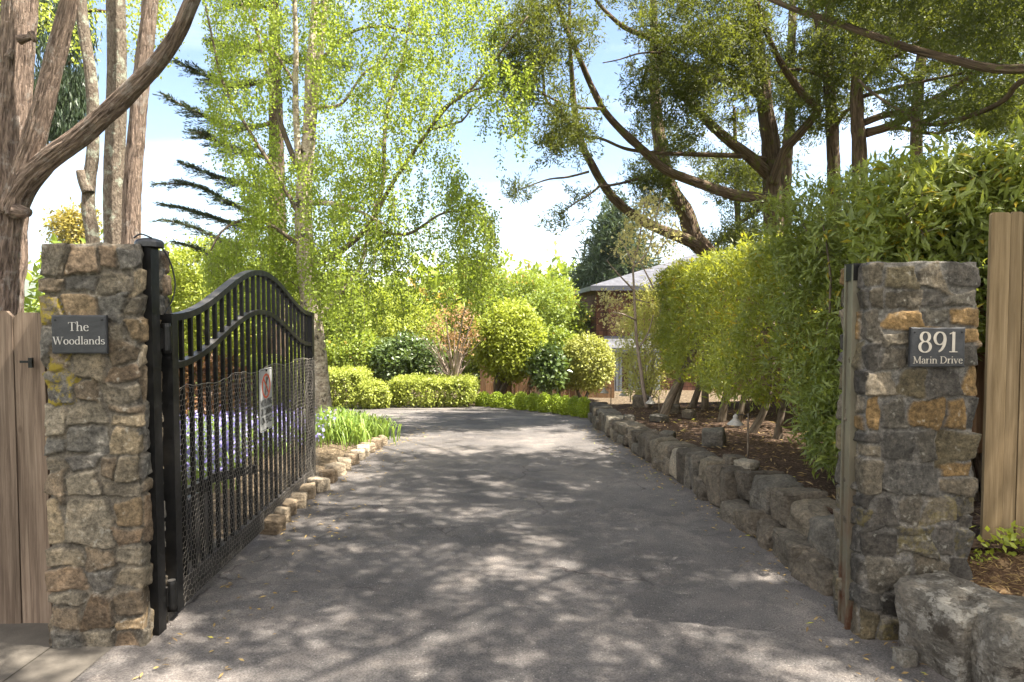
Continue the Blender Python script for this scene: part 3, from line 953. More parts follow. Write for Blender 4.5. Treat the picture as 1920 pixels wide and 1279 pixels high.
def stone_pillar(name, c, rotz, w, d, h, seed, palette, mortar, lichen=None):
    r = np.random.default_rng(seed)
    per = 2 * (w + d)
    step = 0.0075
    nu, nv = int(per / step), int(h / step)
    U = (np.arange(nu) + 0.5) / nu * per
    V = np.linspace(0, h, nv)
    uu, vv = np.meshgrid(U, V)                 # nv x nu
    # warped coordinates so that joints wander
    q = np.stack([uu.ravel() * 7, vv.ravel() * 7, uu.ravel() * 0], 1)
    wu = uu + 0.017 * fbm(q, 3, seed).reshape(uu.shape)
    wv = vv + 0.017 * fbm(q + 31.7, 3, seed + 9).reshape(uu.shape)
    gap = np.full(uu.shape, -0.03)             # depth inside the nearest stone
    hgt = np.zeros(uu.shape)
    col = np.zeros(uu.shape + (3,))
    col[:] = mortar
    lic = np.zeros(uu.shape)
    for (u0, v0, u1, v1) in split_rects(r, per, h):
        cu, cv = (u0 + u1) / 2, (v0 + v1) / 2
        a, b = (u1 - u0) / 2, (v1 - v0) / 2
        j = 0.003 + 0.005 * r.random()
        ra, rb = a - j, b - j
        if ra < 0.012 or rb < 0.012:
            continue
        rot = r.normal(0, 0.075)
        rad_ = min(ra, rb) * (0.1 + 0.25 * r.random())
        sel_u = np.where(np.abs(U - cu) < a + 0.05)[0]
        sel_v = np.where(np.abs(V - cv) < b + 0.05)[0]
        if len(sel_u) == 0 or len(sel_v) == 0:
            continue
        s = np.s_[sel_v[0]:sel_v[-1] + 1, sel_u[0]:sel_u[-1] + 1]
        x, y = wu[s] - cu, wv[s] - cv
        # taper and skew make each stone a crooked quadrilateral
        k1, k2 = r.normal(0, 0.2, 2)
        x2 = (x * math.cos(rot) + y * math.sin(rot)) * (1 + k1 * y / b)
        y2 = (-x * math.sin(rot) + y * math.cos(rot)) * (1 + k2 * x / a)
        qx, qy = np.abs(x2) - (ra - rad_), np.abs(y2) - (rb - rad_)
        sd = np.hypot(np.maximum(qx, 0), np.maximum(qy, 0)) + np.minimum(np.maximum(qx, qy), 0) - rad_
        ins = -sd
        m = ins > gap[s]
        base = 0.012 + 0.012 * r.random()
        tu, tv = r.normal(0, 0.11, 2)
        face = base + tu * x2 + tv * y2
        g = gap[s]
        g[m] = ins[m]
        hs = hgt[s]
        e = np.clip(ins / 0.005, 0, 1)
        hs[m] = (face * (1 - (1 - e) ** 2))[m]
        cs = col[s]
        base_c = np.array(palette[r.integers(len(palette))]) * (0.7 + 0.65 * r.random())
        k = np.clip(ins / 0.004, 0, 1)[..., None]
        cc = np.array(mortar) * (1 - k) + base_c * k
        cs[m] = cc[m]
        if lichen is not None:
            ls = lic[s]
            ls[m] = lichen(cu, cv, r)
    q = np.stack([uu.ravel() * 22, vv.ravel() * 22, uu.ravel() * 0], 1)
    rough = fbm(q, 4, seed + 4).reshape(uu.shape)
    hgt = hgt + 0.0045 * rough * np.clip(gap / 0.012, 0.25, 1)
    # place on the rounded plan; u = 0 sits in the middle of the back face
    hw, hd, cr = w / 2, d / 2, 0.018

    def plan(u):
        u = (u + w / 2) % per
        if u < w:
            return (hw - u, hd), (0, 1)
        if u < w + d:
            return (-hw, hd - (u - w)), (-1, 0)
        if u < 2 * w + d:
            return (-hw + (u - w - d), -hd), (0, -1)
        return (hw, -hd + (u - 2 * w - d)), (1, 0)
    pp = np.array([plan(u) for u in U])
    pos, nrm = pp[:, 0].astype(float), pp[:, 1].astype(float)
    k = int(0.03 / step)
    nr = np.stack([np.convolve(np.concatenate([nrm[-k:, i], nrm[:, i], nrm[:k, i]]), np.ones(2 * k + 1) / (2 * k + 1), 'valid') for i in (0, 1)], 1).astype(float)
    nr = unit(nr)
    x = pos[None, :, 0] + nr[None, :, 0] * hgt
    y = pos[None, :, 1] + nr[None, :, 1] * hgt
    z = vv + 0.004 * rough
    top = 0.02 * vnoise(np.stack([U * 6, U * 0 + seed, U * 0], 1), seed)
    z = z + np.clip((vv - h + 0.06) / 0.06, 0, 1) * top[None, :]
    v = np.stack([x, y, z], -1).reshape(-1, 3)
    cl = col.reshape(-1, 3)
    li = lic.reshape(-1)
    i = np.arange(nv - 1)[:, None] * nu
    jj = np.arange(nu)[None]
    j2 = (jj + 1) % nu
    quads = np.stack([i + jj, i + j2, i + nu + j2, i + nu + jj], -1).reshape(-1, 4)
    # uneven top
    ring0 = v[-nu:]
    tops, qs = [], []
    prev = (nv - 1) * nu
    n0 = len(v)
    for n_, s_ in enumerate((0.97, 0.85, 0.6, 0.3, 0.02)):
        rg = ring0.copy()
        rg[:, :2] *= s_
        rg[:, 2] = h + 0.012 + 0.02 * vnoise(np.stack([rg[:, 0] * 9, rg[:, 1] * 9, rg[:, 0] * 0], 1), seed + 2)
        tops.append(rg)
        st = n0 + n_ * nu
        qs.append(np.stack([prev + jj[0], prev + j2[0], st + j2[0], st + jj[0]], -1))
        prev = st
    tc = np.tile(cl[-nu:], (5, 1))
    v = np.vstack([v] + tops)
    cl = np.vstack([cl, tc])
    li = np.concatenate([li, np.zeros(5 * nu)])
    quads = np.vstack([quads] + qs)
    cz, sz = math.cos(rotz), math.sin(rotz)
    v = v @ np.array([(cz, sz, 0), (-sz, cz, 0), (0, 0, 1)]) + np.array([c[0], c[1], c[2]])
    mb = MB()
    mb.add(v, quads, None, li, None, cl)
    return mb


LP_C, LP_ROT = (-1.992, 3.385, -0.02), R(4)
# the fronts: left pillar 0.44 wide, right pillar 0.5 wide
TAN = [(0.165, 0.125, 0.08), (0.115, 0.092, 0.067), (0.1, 0.088, 0.07), (0.2, 0.165, 0.115), (0.095, 0.09, 0.083), (0.15, 0.128, 0.095), (0.125, 0.094, 0.066), (0.19, 0.168, 0.132), (0.12, 0.115, 0.105)]
GREY = [(0.075, 0.067, 0.055), (0.095, 0.083, 0.064), (0.055, 0.051, 0.046), (0.125, 0.108, 0.083), (0.165, 0.11, 0.052), (0.082, 0.075, 0.063), (0.1, 0.085, 0.056), (0.066, 0.063, 0.058)]
p = stone_pillar('pillar', LP_C, LP_ROT, 0.405, 0.36, 1.93, 5, TAN, (0.13, 0.117, 0.098),
                 lambda u, v, r: (0.95 if (0.5 < u < 0.72 and 1.15 < v < 1.7 and r.random() < 0.75) else 0.0))
o = p.build('stone_pillar', M['field_stone'], None, True)
tag(o, 'tan and brown rubble stone gate pillar, yellow lichen on it, beside the black gate', 'pillar', 'stone gate pillars')

RP_C, RP_ROT = (1.975, 3.42, -0.02), R(1)
p = stone_pillar('pillar', RP_C, RP_ROT, 0.51, 0.26, 1.85, 23, GREY, (0.14, 0.134, 0.125),
                 lambda u, v, r: 0.6 if (v < 0.75 and r.random() < 0.3) else 0.0)
o = p.build('stone_pillar', M['field_stone'], None, True)
tag(o, 'dark grey rubble stone gate pillar with a few ochre stones, at the retaining wall', 'pillar', 'stone gate pillars')


# ------------------------------------------------------------------ serif letters drawn with a broad pen
def arc(cx, cy, rx, ry, a0, a1, n=18):
    t = np.radians(np.linspace(a0, a1, n))
    return np.stack([cx + rx * np.cos(t), cy + ry * np.sin(t)], 1)


def ser(x, y, w=0.2):
    return ('s', [(x - w / 2, y), (x + w / 2, y)])


XH, CH, AS = 0.46, 0.70, 0.74
GLY = {
    'T': (0.62, [('b', [(0.31, 0), (0.31, CH)]), ('s', [(0.03, CH - 0.02), (0.59, CH - 0.02)]), ('s', [(0.04, CH - 0.14), (0.04, CH)]), ('s', [(0.58, CH - 0.14), (0.58, CH)]), ser(0.31, 0.02, 0.26)]),
    'h': (0.54, [('b', [(0.11, 0), (0.11, AS)]), ('b', np.vstack([[(0.13, 0.32)], arc(0.27, 0.3, 0.14, 0.15, 150, 0), [(0.42, 0)]])), ser(0.11, 0.015, 0.2), ser(0.42, 0.015, 0.2), ('s', [(0.02, AS - 0.02), (0.11, AS)])]),
    'e': (0.46, [('b', np.vstack([[(0.08, 0.27), (0.38, 0.27)], arc(0.23, 0.25, 0.16, 0.2, 10, 180), arc(0.25, 0.22, 0.18, 0.22, 180, 320)]))]),
    'W': (0.94, [('b', [(0.1, CH), (0.28, 0.0)]), ('s', [(0.28, 0.0), (0.47, CH)]), ('b', [(0.44, CH), (0.65, 0.0)]), ('s', [(0.65, 0.0), (0.85, CH)]), ser(0.1, CH - 0.015, 0.24), ser(0.46, CH - 0.015, 0.24), ser(0.85, CH - 0.015, 0.22)]),
    'o': (0.50, [('b', arc(0.25, 0.23, 0.18, 0.225, 90, 450, 32))]),
    'd': (0.53, [('b', arc(0.24, 0.22, 0.17, 0.22, 40, 330, 26)), ('b', [(0.41, 0.0), (0.41, AS)]), ('s', [(0.32, AS - 0.02), (0.41, AS)]), ('s', [(0.41, 0.015), (0.5, 0.03)])]),
    'l': (0.26, [('b', [(0.13, 0), (0.13, AS)]), ser(0.13, 0.015, 0.2), ('s', [(0.04, AS - 0.02), (0.13, AS)])]),
    'a': (0.45, [('b', np.vstack([[(0.08, 0.37)], arc(0.21, 0.33, 0.13, 0.12, 150, 0), [(0.34, 0.06), (0.42, 0.02)]])), ('b', np.vstack([[(0.34, 0.26)], arc(0.2, 0.13, 0.13, 0.13, 90, 330)]))]),
    'n': (0.54, [('b', [(0.11, 0), (0.11, XH)]), ('b', np.vstack([[(0.13, 0.32)], arc(0.27, 0.3, 0.14, 0.15, 150, 0), [(0.42, 0)]])), ser(0.11, 0.015, 0.2), ser(0.42, 0.015, 0.2), ('s', [(0.02, XH - 0.03), (0.11, XH)])]),
    's': (0.39, [('b', np.vstack([arc(0.19, 0.335, 0.12, 0.11, 20, 240), arc(0.19, 0.12, 0.13, 0.12, 60, -160)]))]),
    'M': (0.86, [('s', [(0.14, 0), (0.14, CH)]), ('b', [(0.14, CH), (0.43, 0.05)]), ('s', [(0.43, 0.05), (0.71, CH)]), ('b', [(0.72, 0), (0.72, CH)]), ser(0.13, 0.015, 0.22), ser(0.72, 0.015, 0.24), ser(0.1, CH - 0.015, 0.16), ser(0.76, CH - 0.015, 0.16)]),
    'r': (0.37, [('b', [(0.11, 0), (0.11, XH)]), ('b', np.vstack([[(0.13, 0.3)], arc(0.27, 0.31, 0.13, 0.14, 160, 60)])), ser(0.12, 0.015, 0.22), ('s', [(0.02, XH - 0.03), (0.11, XH)])]),
    'i': (0.26, [('b', [(0.13, 0), (0.13, XH)]), ser(0.13, 0.015, 0.2), ('s', [(0.04, XH - 0.03), (0.13, XH)]), ('b', [(0.13, 0.61), (0.13, 0.69)])]),
    'D': (0.74, [('b', [(0.14, 0), (0.14, CH)]), ('b', np.vstack([[(0.14, CH - 0.015), (0.3, CH - 0.015)], arc(0.3, CH / 2, 0.34, CH / 2 - 0.015, 85, -85, 26), [(0.3, 0.015), (0.14, 0.015)]])), ser(0.1, 0.016, 0.14), ser(0.1, CH - 0.016, 0.14)]),
    'v': (0.50, [('b', [(0.09, XH), (0.26, 0.0)]), ('s', [(0.26, 0.0), (0.42, XH)]), ser(0.09, XH - 0.014, 0.18), ser(0.42, XH - 0.014, 0.17)]),
    '8': (0.52, [('b', arc(0.26, 0.53, 0.145, 0.165, 90, 450, 30)), ('b', arc(0.26, 0.19, 0.185, 0.185, 90, 450, 30))]),
    '9': (0.52, [('b', arc(0.25, 0.48, 0.175, 0.215, 0, 360, 30)), ('b', np.vstack([[(0.425, 0.5)], arc(0.14, 0.45, 0.29, 0.44, 0, -75, 18)]))]),
    '1': (0.40, [('b', [(0.21, 0), (0.21, CH)]), ('s', [(0.07, CH - 0.07), (0.21, CH)]), ser(0.21, 0.015, 0.28)]),
    ' ': (0.26, []),
}


def write(mb, text, o, ux, uz, size, thick=0.085, thin=0.028, centre=True, lift=0.0):
    """text on the plane (ux, uz) starting at o, cap height about 0.7 size"""
    ux, uz, o = np.asarray(ux, float), np.asarray(uz, float), np.asarray(o, float)
    nrm = np.cross(ux, uz)
    wid = sum(GLY[c][0] for c in text) * size
    x = -wid / 2 if centre else 0.0
    n_ = 0
    for ch in text:
        w, strokes = GLY[ch]
        for kind, pl in strokes:
            pl = np.asarray(pl, float)
            n_ += 1
            dep = 0.0011 + 0.00005 * (n_ % 12)
            t = unit(np.gradient(pl, axis=0)) if len(pl) > 2 else np.repeat(unit(pl[1] - pl[0])[None], 2, 0)
            ww = thin + (thick - thin) * np.abs(t[:, 1]) ** 1.4 if kind == 'b' else np.full(len(pl), thin)
            nn = np.stack([-t[:, 1], t[:, 0]], 1)
            L_, R_ = pl + nn * ww[:, None] / 2, pl - nn * ww[:, None] / 2
            m = len(pl)
            f = lambda a, dd: o + (x + a[:, :1] * size) * ux + a[:, 1:] * size * uz + nrm * dd
            v = np.vstack([f(L_, dep), f(R_, dep), f(L_, -0.0006), f(R_, -0.0006)])
            q = []
            for i in range(m - 1):
                q += [(i, m + i, m + i + 1, i + 1), (i, i + 1, 2 * m + i + 1, 2 * m + i), (m + i + 1, m + i, 3 * m + i, 3 * m + i + 1)]
            q += [(0, 2 * m, 3 * m, m), (m - 1, 2 * m - 1, 4 * m - 1, 3 * m - 1)]
            mb.add(v, q)
        x += w * size


def slate_plaque(name, label, c, ux, w, h, seed):
    """slate with chipped edges; returns thing, face origin"""
    r = np.random.default_rng(seed)
    ux = unit(ux)
    uz = np.array([0, 0, 1.0])
    nrm = np.cross(ux, uz)
    t = thing(name, label, 'sign', c, 'slate signs on the pillars')
    pts = []
    per = [((-w / 2, -h / 2), (w / 2, -h / 2)), ((w / 2, -h / 2), (w / 2, h / 2)), ((w / 2, h / 2), (-w / 2, h / 2)), ((-w / 2, h / 2), (-w / 2, -h / 2))]
    for a, b in per:
        for s in np.linspace(0, 1, 14)[:-1]:
            pts.append(np.array(a) * (1 - s) + np.array(b) * s + r.normal(0, 0.0009, 2))
    pts = np.array(pts)
    m = len(pts)
    c = np.asarray(c, float)
    inner = pts * (1 - 0.006 / np.abs(pts).max(0))
    f = lambda a, d: c + a[:, :1] * ux + a[:, 1:] * uz + nrm * d
    v = np.vstack([f(pts, -0.012), f(pts, 0.004), f(inner, 0.0075)])
    q = []
    for i in range(m):
        j = (i + 1) % m
        q += [(i, j, m + j, m + i), (m + i, m + j, 2 * m + j, 2 * m + i)]
    mb = MB()
    mb.add(v, q)
    k = mb.n
    mb.add(np.vstack([f(inner, 0.0075), [c + nrm * 0.0078]]), None, [(m, i, (i + 1) % m) for i in range(m)])
    mb.build('slate', M['slate'], t)
    sm = MB()
    for sx in (-1, 1):
        axis = np.array([ux, uz, nrm])
        sm.lathe([(0.0, 0.0035), (0.0035, 0.003), (0.0042, 0.0)], c + ux * sx * (w / 2 - 0.018) + uz * (h / 2 - 0.022) + nrm * 0.0078, 10, 0.5, axis)
    for k in (0,):
        sm.build('fixing_screws', M['iron'], t)['kind'] = 'stuff'
    return t, c + nrm * 0.0084, ux, uz


lx = np.array([math.cos(LP_ROT), math.sin(LP_ROT), 0])
ln = np.array([lx[1], -lx[0], 0])
# face plane of the left pillar
lc = np.array(LP_C) + ln * (0.18 + 0.045)
s0 = (((152 - 960) / FPX) * 3.17 - lc[0]) / lx[0]
pc = lc + lx * s0
pc[2] = P(152, 627, pc[1])[2]
t, o_, ux, uz = slate_plaque('name_plaque', 'slate plaque with the two-line house name on the tan pillar', pc, lx, 0.243, 0.178, 1)
mb = MB()
write(mb, 'The', o_ + uz * 0.016, ux, uz, 0.058)
write(mb, 'Woodlands', o_ - uz * 0.046, ux, uz, 0.0502)
mb.build('lettering', M['letter'], t)

rx = np.array([math.cos(RP_ROT), math.sin(RP_ROT), 0])
rn = np.array([rx[1], -rx[0], 0])
rc = np.array(RP_C) + rn * (0.13 + 0.042)
s0 = (((1759 - 960) / FPX) * 3.245 - rc[0]) / rx[0]
pc = rc + rx * s0
pc[2] = P(1759, 651, pc[1])[2]
t, o_, ux, uz = slate_plaque('number_plaque', 'slate plaque with house number and street name on the dark grey pillar', pc, rx, 0.262, 0.188, 2)
mb = MB()
write(mb, '891', o_ - uz * 0.024, ux, uz, 0.138, 0.1, 0.03)
mb.build('number', M['letter_warm'], t)
mb = MB()
write(mb, 'Marin Drive', o_ - uz * 0.077, ux, uz, 0.0475, 0.09, 0.034)
mb.build('lettering', M['letter_warm'], t)

# ------------------------------------------------------------------ steel gate stop in the face of the right pillar
t = thing('gate_stop_post', 'tall narrow steel channel post, rusty low down, set in the dark grey pillar', 'post', (1.70, 3.42, 0), None)
mb = MB()
c0 = np.array([1.705, 3.42, 0.0])
mb.box(c0 + (0, 0, 0.92), (0.028, 0.052, 1.84), R(1))
mb.box(c0 + (-0.004, -0.0365, 0.918), (0.04, 0.013, 1.836), R(1))
mb.box(c0 + (-0.004, 0.0365, 0.918), (0.04, 0.013, 1.836), R(1))
mb.build('channel', M['steel'], t)
mb = MB()
mb.box(c0 + (0.0, 0, 1.80), (0.046, 0.094, 0.085), R(1))
mb.build('cap', M['iron'], t)

# ------------------------------------------------------------------ hinge post of the gate
HX, HY = -1.70, 3.46
GA = np.array([-1.755, 3.485, 0])
GB = np.array([-1.842, 6.22, 0])
GU = unit(GB - GA)
GL = float(np.linalg.norm(GB - GA))
GN = np.array([GU[1], -GU[0], 0])          # towards the drive
UP = np.array([0, 0, 1.0])

t = thing('hinge_post', 'tall black iron post with round cap, carrying the gate hinges beside the tan pillar', 'post', (-1.70, 3.36, 0))
pc = np.array([-1.768, 3.345, 0.0])
mb = MB()
mb.box(pc + (0, 0, 0.955), (0.05, 0.075, 1.93))
mb.build('post', M['iron'], t)
mb = MB()
mb.lathe([(0.06, 1.915), (0.066, 1.918), (0.066, 1.94), (0.056, 1.952), (0.03, 1.961), (0.0, 1.963)], pc, 20)
mb.build('cap', M['black_plastic'], t)
mb = MB()
q = [pc + (0.02, -0.03, 1.955), pc + (0.05, 0.0, 1.93), pc + (0.075, 0.05, 1.85), pc + (0.085, 0.075, 1.74), pc + (0.07, 0.07, 1.66), pc + (0.045, 0.05, 1.6)]
mb.tube(resample(q, 16), 0.004, 6)
q = [pc + (-0.05, -0.045, 1.958), pc + (-0.01, -0.055, 1.975), pc + (0.03, -0.03, 1.958)]
mb.tube(resample(q, 10), 0.004, 6)
mb.build('cable', M['black_plastic'], t)
for z in (0.16, 1.47):
    mb = MB()
    mb.lathe([(0.0, -0.075), (0.02, -0.075), (0.024, -0.06), (0.024, 0.06), (0.02, 0.075), (0.0, 0.075)], pc + (0.03, 0.085, z), 14)
    mb.box(pc + (0.01, 0.055, z), (0.03, 0.025, 0.10))
    mb.build('hinge', M['iron'], t)

# ------------------------------------------------------------------ the iron gate
gate = thing('driveway_gate', 'black wrought iron driveway gate with arched top swung open along the flower bed', 'gate', GA)


def gp(s, z, off=0.0):
    return GA + GU * s + GN * off + UP * z


def arch(s, z0, z1, rise):
    k = s / GL
    return z0 + (z1 - z0) * k + rise * (0.5 - 0.5 * np.cos(2 * np.pi * k)) ** 1.05


def bar_along(name, z0, z1, rise, ww, wh, mat):
    ss = np.linspace(0.0, GL, 60)
    zz = arch(ss, z0, z1, rise)
    pts = np.array([gp(a, b) for a, b in zip(ss, zz)])
    tan = unit(np.gradient(pts, axis=0))
    bn = np.cross(np.repeat(GN[None], 60, 0), tan)
    mb = MB()
    mb.sweep(pts, np.repeat(GN[None], 60, 0), bn, ww, wh)
    return mb.build(name, mat, gate)


bar_along('top_rail', 1.575, 1.585, 0.30, 0.027, 0.018, M['iron'])
bar_along('middle_rail', 1.325, 1.31, 0.285, 0.024, 0.016, M['iron'])
mb = MB()
mb.sweep([gp(0.02, 0.15), gp(GL - 0.02, 0.135)], GN, UP, 0.02, 0.036)
mb.build('bottom_rail', M['rail'], gate)
mb = MB()
mb.sweep([gp(0.02, 0.083, 0.012), gp(GL - 0.25, 0.068, 0.012)], GN, UP, 0.012, 0.024)
mb.build('kick_board', M['rail'], gate)
mb = MB()
mb.sweep([gp(0.0, 0.06), gp(0.0, 1.588)], GU, GN, 0.034, 0.034)
mb.build('hinge_stile', M['iron'], gate)
mb = MB()
mb.sweep([gp(GL, 0.05), gp(GL, 1.6)], GU, GN, 0.034, 0.03)
mb.build('latch_stile', M['iron'], gate)
nb = 23
for i in range(nb):
    s = 0.034 + (GL - 0.068) * (i + 1) / (nb + 1)
    mb = MB()
    mb.sweep([gp(s, 0.16), gp(s, float(arch(s, 1.575, 1.585, 0.30)) - 0.012)], GU, GN, 0.0105, 0.0105)
    mb.build('bar', M['iron'], gate)

# chicken wire tied to the lower part, crumpled at the latch end
mb = MB()
cw, chh = 0.036, 0.036
rr_ = 0.0008
ncx, ncz = int((GL + 0.1) / cw), int(1.15 / (chh * 0.75)) + 1
segs = []
for layer in range(2):
    s_from = 0.0 if layer == 0 else GL - 0.42
    for a in range(int(s_from / cw), ncx):
        for b in range(ncz):
            x0 = (a + 0.5 * (b % 2)) * cw
            z0 = 0.06 + b * chh * 0.75
            pts = [(x0, z0), (x0 + cw / 2, z0 + chh * 0.25), (x0 + cw / 2, z0 + chh * 0.75), (x0 - 0.0, z0)]
            segs += [(layer, pts[0], pts[1]), (layer, pts[1], pts[2]), (layer, (x0 + cw / 2, z0 + chh * 0.25), (x0 + cw, z0))]
segs2 = []
for layer, a, b in segs:
    if max(a[1], b[1]) > 1.2 + 0.012 * math.sin(a[0] * 9) or max(a[0], b[0]) > GL + 0.04 or min(a[0], b[0]) < 0.02:
        continue
    segs2.append((layer, *a, *b))
S = np.array(segs2)


def wire_pos(lay, s, z):
    q = np.stack([s * 2.1, z * 2.1, lay * 7], 1)
    q2 = np.stack([s * 14, z * 9, lay * 7], 1)
    amp = 0.004 + 0.02 * np.clip((s - GL + 0.75) / 0.6, 0, 1) + 0.015 * np.clip((0.3 - z) / 0.2, 0, 1)
    off = 0.02 + 0.02 * lay + amp * (1.2 + vnoise(q, 3)) + amp * 0.8 * vnoise(q2, 8)
    ds = 0.03 * np.clip((s - GL + 0.75) / 0.6, 0, 1) * vnoise(q2 + 5, 5)
    dz = 0.01 * vnoise(q2 + 11, 6)
    return GA[None] + (s + ds)[:, None] * GU[None] + off[:, None] * GN[None] + (z + dz)[:, None] * UP[None]


A = wire_pos(S[:, 0], S[:, 1], S[:, 2])
B = wire_pos(S[:, 0], S[:, 3], S[:, 4])
d = unit(B - A)
n1 = unit(np.cross(d, GN[None]))
n2 = np.cross(d, n1)
m = len(A)
ring = []
for P_ in (A, B):
    for k in range(3):
        an = k * 2 * math.pi / 3
        ring.append(P_ + rr_ * (math.cos(an) * n1 + math.sin(an) * n2))
v = np.stack(ring, 1).reshape(-1, 3)
k = np.arange(m)[:, None] * 6
q = np.concatenate([k + np.array([[0, 1, 4, 3]]), k + np.array([[1, 2, 5, 4]]), k + np.array([[2, 0, 3, 5]])])
mb.add(v, q)
ss = np.linspace(0.02, GL + 0.03, 70)
zz = 1.2 + 0.012 * np.sin(ss * 9)
mb.tube(wire_pos(np.zeros(70), ss, zz), 0.002, 4)
mb.build('wire_netting', M['wire'], gate)

# warning sign on the gate
sc_ = 1.335
sg = thing('warning_sign', 'small white no climbing sign with red ring, fixed to the black gate', 'sign', gp(sc_, 0.98, 0.05))
sw, sh = 0.27, 0.44
so = gp(sc_, 0.985, 0.055)


def rounded(w, h, rad_, n=6):
    pts = []
    for cx, cy, a0 in ((w / 2 - rad_, -h / 2 + rad_, -90), (w / 2 - rad_, h / 2 - rad_, 0), (-w / 2 + rad_, h / 2 - rad_, 90), (-w / 2 + rad_, -h / 2 + rad_, 180)):
        pts.append(arc(cx, cy, rad_, rad_, a0, a0 + 90, n))
    return np.vstack(pts)


def ring_poly(mb, po, pi, o, ux, uy, dep):
    nrm = np.cross(ux, uy)
    n = len(po)
    f = lambda a, d: o + a[:, :1] * ux + a[:, 1:] * uy + nrm * d
    v = np.vstack([f(po, dep), f(pi, dep), f(po, 0), f(pi, 0)])
    q = []
    for i in range(n):
        j = (i + 1) % n
        q += [(i, j, n + j, n + i), (i, 2 * n + i, 2 * n + j, j), (n + i, n + j, 3 * n + j, 3 * n + i)]
    mb.add(v, q)


mb = MB()
mb.prism(rounded(sw, sh, 0.02), so - GN * 0.003, GU, UP, 0.003)
mb.build('panel', M['sign_white'], sg)
mb = MB()
ring_poly(mb, rounded(sw - 0.014, sh - 0.014, 0.017), rounded(sw - 0.022, sh - 0.022, 0.014), so, GU, UP, 0.0006)
# a climbing figure
fo = so + UP * 0.095
fig = [((-0.005, 0.052), 0.0)]
mb.prism(arc(0.012, 0.052, 0.011, 0.012, 0, 340, 12), fo, GU, UP, 0.0012)
for k_, (pl, wd) in enumerate([([(0.008, 0.036), (-0.004, 0.0)], 0.02), ([(0.006, 0.032), (0.034, 0.05), (0.04, 0.066)], 0.009), ([(0.004, 0.03), (-0.026, 0.022), (-0.034, 0.04)], 0.009),
                               ([(-0.003, 0.002), (0.024, -0.014), (0.016, -0.044)], 0.011), ([(-0.005, 0.0), (-0.016, -0.03), (-0.03, -0.06)], 0.011)]):
    pl = np.array(pl)
    for a, b in zip(pl[:-1], pl[1:]):
        tt = unit(b - a)
        nn = np.array([-tt[1], tt[0]]) * wd / 2
        mb.prism([a - nn, b - nn, b + nn, a + nn], fo, GU, UP, 0.0014 + 0.0001 * k_)
mb.build('border_and_figure', M['sign_black'], sg)
mb = MB()
ring_poly(mb, arc(0, 0, 0.088, 0.088, 0, 352, 44), arc(0, 0, 0.074, 0.074, 0, 352, 44), fo, GU, UP, 0.0019)
tt = np.array([math.cos(R(-45)), math.sin(R(-45))])
nn = np.array([-tt[1], tt[0]]) * 0.006
mb.prism([-tt * 0.078 - nn, tt * 0.078 - nn, tt * 0.078 + nn, -tt * 0.078 + nn], fo, GU, UP, 0.0022)
mb.build('red_ring', M['sign_red'], sg)
rotm = Matrix((GU, UP, GN)).transposed().to_4x4()
for n_, (txt, dz) in enumerate((('NO PLAYING', -0.045), ('OR CLIMBING', -0.107), ('ON FENCE', -0.169))):
    cu = bpy.data.curves.new('wording', 'FONT')
    cu.body = txt
    cu.size = 0.062
    cu.align_x = 'CENTER'
    cu.extrude = 0.0006
    cu.offset = 0.0008
    o = bpy.data.objects.new('wording', cu)
    C.objects.link(o)
    bpy.context.view_layer.update()
    me = bpy.data.meshes.new_from_object(o.evaluated_get(bpy.context.evaluated_depsgraph_get()))
    bpy.data.objects.remove(o)
    wmax = max(v.co.x for v in me.vertices) - min(v.co.x for v in me.vertices)
    kx = min(0.72, 0.235 / wmax)
    for v in me.vertices:
        v.co.x *= kx
        v.co.y *= 1.12
    me.transform(Matrix.Translation(Vector(so + UP * dz + GN * 0.0008 - np.array(sg.location))) @ rotm)
    me.materials.clear()
    me.materials.append(M['sign_black'])
    o = bpy.data.objects.new('wording', me)
    C.objects.link(o)
    o.parent = sg
mb = MB()
for z in (0.205, -0.207):
    mb.box(so + UP * z + GN * 0.002, (0.012, 0.012, 0.014))
mb.build('screws', M['iron'], sg)['kind'] = 'stuff'

# the motor that swings the gate, behind it
op = thing('gate_opener', 'low black electric gate opener with pale cover and arm behind the gate bars', 'gate opener', gp(0.95, 0, -0.62))
bx_ = gp(0.45, 0.0, -0.36)
mb = MB()
mb.prism(rounded(0.34, 0.34, 0.06, 6) + np.array([0, 0.26]), bx_ + GN * 0.12, GU, UP, -0.24)
mb.build('cover', M['grey_box'], op)
mb = MB()
b2 = gp(0.86, 0.0, -0.32)
mb.prism(rounded(0.3, 0.42, 0.03, 4) + np.array([0, 0.24]), b2 + GN * 0.1, GU, UP, -0.2)
mb.build('housing', M['black_plastic'], op)
mb = MB()
mb.sweep([gp(0.05, 0.545, -0.2), gp(0.98, 0.5, -0.2)], GN, UP, 0.02, 0.022)
mb.sweep([gp(0.99, 0.505, -0.2), gp(1.28, 0.5, -0.03)], GN, UP, 0.018, 0.03)
mb.build('arm', M['iron'], op)
mb = MB()
mb.box(gp(0.86, 0.495, -0.2), (0.06, 0.06, 0.08))
mb.build('pivot', M['iron'], op)
mb = MB()
mb.box(gp(0.65, 0.03, -0.34), (0.5, 0.95, 0.06), R(0))
mb.build('plinth', M['concrete'], op)

# ------------------------------------------------------------------ wooden fences beside the pillars
fn = thing('wooden_fence', 'weathered grey wooden fence with dog-eared boards beside the tan pillar', 'fence', (-2.5, 3.42, 0))


